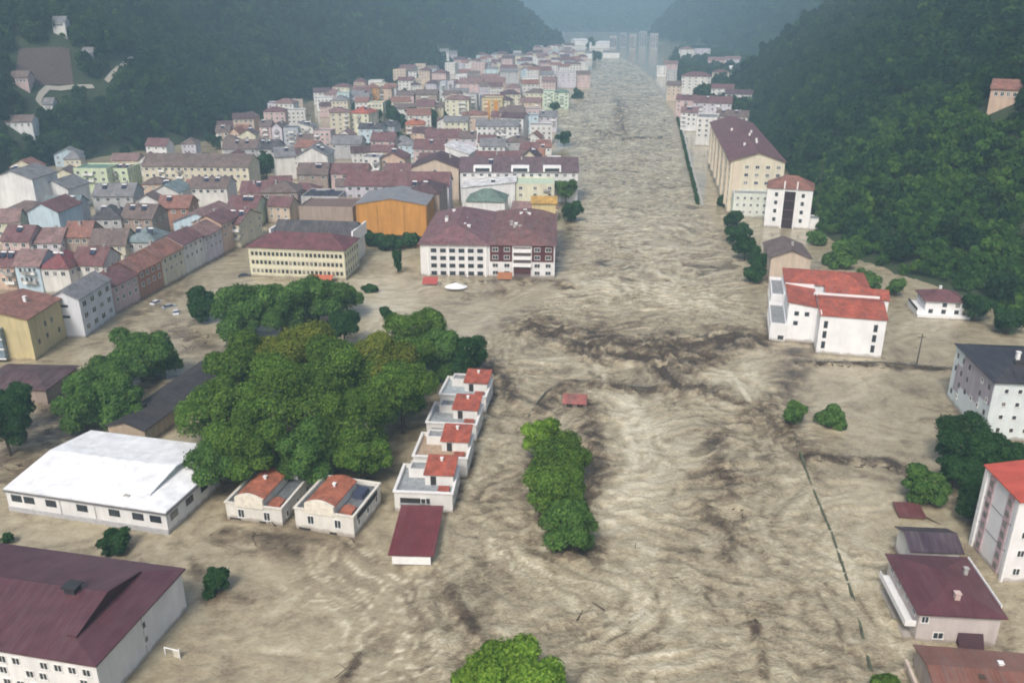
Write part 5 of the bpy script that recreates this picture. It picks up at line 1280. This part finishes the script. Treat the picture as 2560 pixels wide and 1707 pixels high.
for a, b in zip(pts[:-1], pts[1:]):
    n_ = int((b - a).length / 2.2)
    for k in range(n_):
        q = a.lerp(b, k / n_) - inv; lob.append((q.x + rng.uniform(-.3, .3), q.y, .8, rng.uniform(.6, 1.0), 1.5, rng.uniform(.5, 1.1)))
link('foliage', quads('foliage', leaf_cloud(rng, lob, .4, 7000), LEAF['dark']), root)
m = MB()
for a, b in zip(pts[:-1], pts[1:]):
    a_, b_ = a - inv, b - inv; m.poly([(a_.x + 1, a_.y, .35), (b_.x + 1, b_.y, .35), (b_.x + 2.4, b_.y, .35), (a_.x + 2.4, a_.y, .35)]); m.poly([(a_.x + 1, a_.y, -2), (b_.x + 1, b_.y, -2), (b_.x + 1, b_.y, .35), (a_.x + 1, a_.y, .35)])
m.build('river_wall', CONC, root)

# ------------------------------------------------------------------ small things in and round the water
WETCONC = plain('wet_concrete', (.10, .095, .08), .6, 0, .4)
rr_e = random.Random(2); MOSS = plain('mossy_wall', (.075, .085, .05), .8, 0, .5)
root = empty('embankment_wall', G(2040, 1250)); tag(root, 'narrow mossy embankment wall with broken posts just above the water', 'wall')
pts = [G(*p) for p in [(1985, 1095), (2003, 1140), (2015, 1180), (2040, 1245), (2078, 1335), (2110, 1430), (2140, 1520), (2160, 1610), (2185, 1707)]]; inv = Vector(root.location)
for a, b in zip(pts[:-1], pts[1:]):
    m = MB(); a_, b_ = a - inv, b - inv; hh = .42 if a.y > 122 else .30
    t = (b_ - a_).normalized(); nn = Vector((-t.y, t.x, 0)) * .2
    c = [a_ + nn, a_ - nn, b_ - nn, b_ + nn]; lo = [(q.x, q.y, -2) for q in c]; hi = [(q.x, q.y, hh) for q in c]
    m.poly(hi)
    for i in range(4): j = (i + 1) % 4; m.poly([lo[i], lo[j], hi[j], hi[i]])
    m.build('wall_length', MOSS, root)
    n_ = max(2, int((b - a).length / 2.5))
    for k in range(n_):
        q = a_.lerp(b_, (k + .5) / n_); m = MB(); m.tube((q.x, q.y, -1), (q.x, q.y, hh + rr_e.uniform(.05, .7)), .07, .05, 5); m.build('railing_post', WETCONC, root)

root = empty('boundary_wall', G(2180, 913)); tag(root, 'submerged boundary wall with debris below the riverside complex', 'wall'); inv = Vector(root.location)
pts = [G(*p) for p in [(1985, 905), (2080, 908), (2200, 908), (2290, 916), (2378, 925)]]
for a, b in zip(pts[:-1], pts[1:]):
    m = MB(); a_, b_ = a - inv, b - inv; m.prism([(a_.y - .25, -2), (a_.y + .25, -2), (a_.y + .25, .5), (a_.y - .25, .5)], a_.x, b_.x, 'x')
    for i in range(4): x, y, z = m.v[4 + i]; m.v[4 + i] = (x, y + (b_.y - a_.y), z)
    m.build('wall_length', WETCONC, root)
rr = random.Random(8); m = MB()
for k in range(46):
    q = pts[0].lerp(pts[-1], rr.random()) - inv; L_ = rr.uniform(.8, 2.6); a = rr.uniform(-.6, .6)
    m.tube((q.x, q.y + rr.uniform(-.8, .6), rr.uniform(.0, .4)), (q.x + L_ * math.cos(a), q.y + L_ * math.sin(a), rr.uniform(0, .9)), .12, .05, 5)
o = m.build('driftwood', BARK, root); o['kind'] = 'stuff'

root = empty('bridge_railing', G(1420, 962)); tag(root, 'drowned bridge edge with curved railing crossing the river', 'bridge'); inv = Vector(root.location)
pts = [G(*p) for p in [(1322, 1046), (1340, 1015), (1365, 985), (1395, 966), (1430, 960), (1520, 962), (1620, 968), (1720, 978), (1800, 988)]]
for i, (a, b) in enumerate(zip(pts[:-1], pts[1:])):
    a_, b_ = a - inv, b - inv; m = MB(); hh = .55 if i < 4 else .12
    m.tube((a_.x, a_.y, hh), (b_.x, b_.y, hh), .22, .22, 6); m.build('rail', WETCONC, root)
    if i < 5: m = MB(); m.tube((a_.x, a_.y, -1), (a_.x, a_.y, hh + .25), .14, .12, 6); m.build('railing_post', WETCONC, root)

root = empty('kiosk', G(1412, 1018), math.radians(-6)); tag(root, 'red roofed kiosk half drowned in the middle of the flood', 'kiosk')
block(root, 0, 4.4, 0, 3.6, 1.3, wall_mat((.40, .33, .33), .3), 'gx', 1.1, roof_mat((.30, .085, .07), 'tile', 'y', .6), .5)
m = MB(); m.box(.4, 1.7, -.05, .02, .1, 1.1); m.build('counter_opening', DARK, root)
m = MB(); m.box(2.7, 4.1, -.05, .02, .1, 1.1); m.build('counter_opening', DARK, root)
for x in (-.3, 4.6): m = MB(); m.tube((x, -.4, -1), (x, -.4, 1.2), .07, .07, 5); m.build('post', CONC, root)
m = MB(); m.tube((4.4, 3.4, .5), (4.4, 3.4, 3.4), .06, .05, 5); m.build('flue_pipe', CONC, root)

def pole(px, py, top, label, arms=True):
    p = G(px, py); h = ztop(p, top); root = empty('utility_pole', p); tag(root, label, 'pole')
    m = MB(); m.tube((0, 0, -2), (.15, 0, h), .2, .12, 8); m.build('pole_shaft', plain('dark_pole', (.06, .055, .05), .7), root)
    if arms: m = MB(); m.box(-.9, 1.1, -.06, .06, h - .9, h - .75); m.build('cross_arm', BARK, root)
pole(2291, 912, 835, 'dark utility pole in the water right of the riverside complex')
pole(2036, 560, 408, 'tall thin grey mast beside the white tower', False)

root = empty('gate_frame', G(432, 1640), math.radians(-18)); tag(root, 'small white goal frame sticking out of the water beside the school', 'frame')
m = MB(); m.tube((-1.2, 0, -1), (-1.2, 0, 1.3), .09, .09); m.build('post', WHITE, root)
m = MB(); m.tube((1.2, 0, -1), (1.2, 0, 1.6), .09, .09); m.build('post', WHITE, root)
m = MB(); m.tube((-1.2, 0, 1.25), (1.2, 0, 1.3), .09, .09); m.build('crossbar', WHITE, root)
m = MB(); m.box(.2, 1.15, -.03, .03, .0, 1.2); m.build('net_panel', plain('net', (.55, .52, .44), .8), root)

root = empty('parasol', G(1140, 724)); tag(root, 'wide white parasol in the water before the square block', 'parasol')
m = MB()
for k in range(10):
    a, b = 6.2832 * k / 10, 6.2832 * (k + 1) / 10
    m.poly([(0, 0, 2.3), (3.6 * math.cos(a), 2.6 * math.sin(a), 1.0), (3.6 * math.cos(b), 2.6 * math.sin(b), 1.0)]); m.poly([(0, 0, 2.2), (3.6 * math.cos(b), 2.6 * math.sin(b), .9), (3.6 * math.cos(a), 2.6 * math.sin(a), .9)])
    m.poly([(3.6 * math.cos(a), 2.6 * math.sin(a), 1.0), (3.6 * math.cos(a), 2.6 * math.sin(a), .9), (3.6 * math.cos(b), 2.6 * math.sin(b), .9), (3.6 * math.cos(b), 2.6 * math.sin(b), 1.0)])
m.build('canopy', WHITE, root)
m = MB(); m.tube((0, 0, -2), (0, 0, 2.5), .06, .05); m.build('pole_shaft', CONC, root)
for k, (px, py, c_, lab) in enumerate([(1076, 712, (.36, .07, .06), 'red awning at the left foot of the square block'), (1262, 700, (.32, .13, .06), 'rusty awning at the foot of the maroon panelled half')]):
    root = empty('awning', G(px, py), math.radians(-3)); tag(root, lab, 'awning')
    m = MB(); m.prism([(-1.8, .9), (1.6, 2.2), (1.6, 2.05), (-1.8, .75)], -2.4, 2.4, 'x'); m.build('canopy', plain('awning_red_%d' % k, c_, .7), root)
    for x in (-2.2, 2.2): m = MB(); m.tube((x, -1.6, -2), (x, -1.6, .9), .06, .06, 5); m.build('post', CONC, root)

def car(px, py, rot, col, label, sink):
    root = empty('car', G(px, py) + Vector((0, 0, -sink)), math.radians(rot)); tag(root, label, 'car', 'flooded cars')
    pm = plain('paint_%d' % px, col, .3, 0, .05)
    prof = [(-2.1, .35), (2.1, .35), (2.15, .75), (1.2, .95), (-1.9, 1.0), (-2.15, .7)]
    m = MB(); m.prism(prof, -.85, .85, 'y'); m.build('body', pm, root)
    m = MB(); lo = [(-1.6, -.78), (1.1, -.78), (1.1, .78), (-1.6, .78)]; hi = [(-1.1, -.62), (.4, -.62), (.4, .62), (-1.1, .62)]
    for i in range(4): j = (i + 1) % 4; m.poly([(*lo[i], .96), (*lo[j], .96), (*hi[j], 1.42), (*hi[i], 1.42)])
    m.build('windows', GLASS, root)
    m = MB(); m.box(-1.15, .45, -.64, .64, 1.42, 1.48); m.build('car_roof', pm, root)
    for x in (-1.35, 1.35):
        for y in (-.8, .8): m = MB(); m.tube((x, y - .1, .32), (x, y + .1, .32), .32, .32, 10); m.build('wheel', DARK, root)
car(612, 690, 20, (.05, .05, .055), 'dark car sunk to its windows before the cream school', .55)
car(392, 758, 70, (.62, .63, .65), 'white car adrift in the flooded street', .45)
car(424, 768, 40, (.30, .32, .36), 'grey car adrift right of the white one', .5)
car(440, 782, 110, (.55, .57, .60), 'silver car nearest the park trees in the street', .5)
root = empty('fallen_branch', G(880, 1655)); tag(root, 'dark bare branch drifting near the bottom edge', 'branch')
m = MB()
for a, b, r in (((-1.8, -3.0, .05), (.2, -.4, .25), .1), ((.2, -.4, .25), (1.0, 1.6, .35), .08), ((.2, -.4, .25), (1.5, -.4, .3), .06), ((-.6, -1.4, .2), (-1.7, -.6, .3), .05), ((.5, .4, .3), (-.2, 1.5, .4), .05)): m.tube(a, b, r, r * .6, 6)
m.build('branch_wood', BARK, root)

# foam ring and darker bands laid into the tone round whatever stands in the current
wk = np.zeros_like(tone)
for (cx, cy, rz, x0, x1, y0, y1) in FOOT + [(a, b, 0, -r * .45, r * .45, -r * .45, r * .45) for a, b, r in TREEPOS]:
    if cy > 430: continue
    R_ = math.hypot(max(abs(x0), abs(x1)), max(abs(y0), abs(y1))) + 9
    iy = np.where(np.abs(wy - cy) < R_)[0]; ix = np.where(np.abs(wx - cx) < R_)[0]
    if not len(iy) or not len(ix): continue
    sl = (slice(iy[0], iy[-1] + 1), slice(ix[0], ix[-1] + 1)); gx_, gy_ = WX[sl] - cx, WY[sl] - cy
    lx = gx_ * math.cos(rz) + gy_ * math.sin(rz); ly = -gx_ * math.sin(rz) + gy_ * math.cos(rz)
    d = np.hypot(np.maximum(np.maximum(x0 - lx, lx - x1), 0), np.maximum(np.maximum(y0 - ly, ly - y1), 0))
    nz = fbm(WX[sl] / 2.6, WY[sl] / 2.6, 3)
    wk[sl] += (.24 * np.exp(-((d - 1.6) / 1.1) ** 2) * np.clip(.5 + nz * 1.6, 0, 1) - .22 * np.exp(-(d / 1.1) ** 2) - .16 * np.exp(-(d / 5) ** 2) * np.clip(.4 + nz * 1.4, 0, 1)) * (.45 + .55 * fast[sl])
water.data.attributes['silt_sheen_tone'].data.foreach_set('value', np.clip(tone + np.clip(wk, -.4, .3), 0, 1).ravel().astype(np.float32))
rr = random.Random(31); m = MB()
for pix, n_, sp in (([(1330, 820), (1560, 870), (1780, 860)], 40, 9), ([(1330, 1040), (1420, 962), (1800, 985)], 40, 4), ([(1790, 1090), (1800, 1180), (1825, 1330)], 30, 4), ([(1480, 1010), (1490, 1180)], 24, 3), ([(1180, 880), (1300, 1020)], 24, 4),
                    ([(2010, 1140), (2265, 1180)], 36, 2), ([(560, 1340), (880, 1370)], 12, 4), ([(120, 960), (165, 1040), (60, 1200)], 50, 8), ([(420, 820), (500, 870)], 40, 8), ([(1060, 715), (1390, 705)], 40, 3), ([(1430, 560), (1500, 700)], 24, 12), ([(1250, 1400), (1700, 1600)], 7, 14), ([(2000, 910), (2380, 925)], 40, 2)):
    P_ = [G(*p) for p in pix]
    for k in range(n_):
        j = rr.randrange(len(P_) - 1); q = P_[j].lerp(P_[j + 1], rr.random()) + Vector((rr.gauss(0, sp * .5), rr.gauss(0, sp * .5), 0)); L_ = rr.uniform(.5, 2.4); a = rr.uniform(0, 3.14)
        z = rr.uniform(.1, .5); m.tube((q.x, q.y, z), (q.x + L_ * math.cos(a), q.y + L_ * math.sin(a), z + rr.uniform(-.2, .3)), rr.uniform(.06, .16), .05, 5)
o = m.build('floating_debris', BARK); o['kind'] = 'stuff'; o['label'] = 'scattered driftwood and branches floating on the flood'; o['category'] = 'debris'

# ------------------------------------------------------------------ rainy air
m = MB(); m.box(-2400, 2400, -260, 5100, -5, 368)
hz_o = m.build('haze', None); hz_o.data.materials.clear()
hm = bpy.data.materials.new('rainy_haze'); hm.use_nodes = True; t = hm.node_tree; t.nodes.clear()
o_ = t.nodes.new('ShaderNodeOutputMaterial'); v_ = t.nodes.new('ShaderNodeVolumePrincipled')
v_.inputs['Color'].default_value = HAZE_COLOR; v_.inputs['Density'].default_value = HAZE_DENSITY; v_.inputs['Anisotropy'].default_value = 0.0
t.links.new(v_.outputs[0], o_.inputs['Volume']); hz_o.data.materials.append(hm); hz_o['kind'] = 'stuff'
for lab, us in LABELS.items():
    if len(us) > 1 and not all(g for _, g in us): print('DUP LABEL', lab, us)
print('max terrain', float(height(XX, YY).max()))
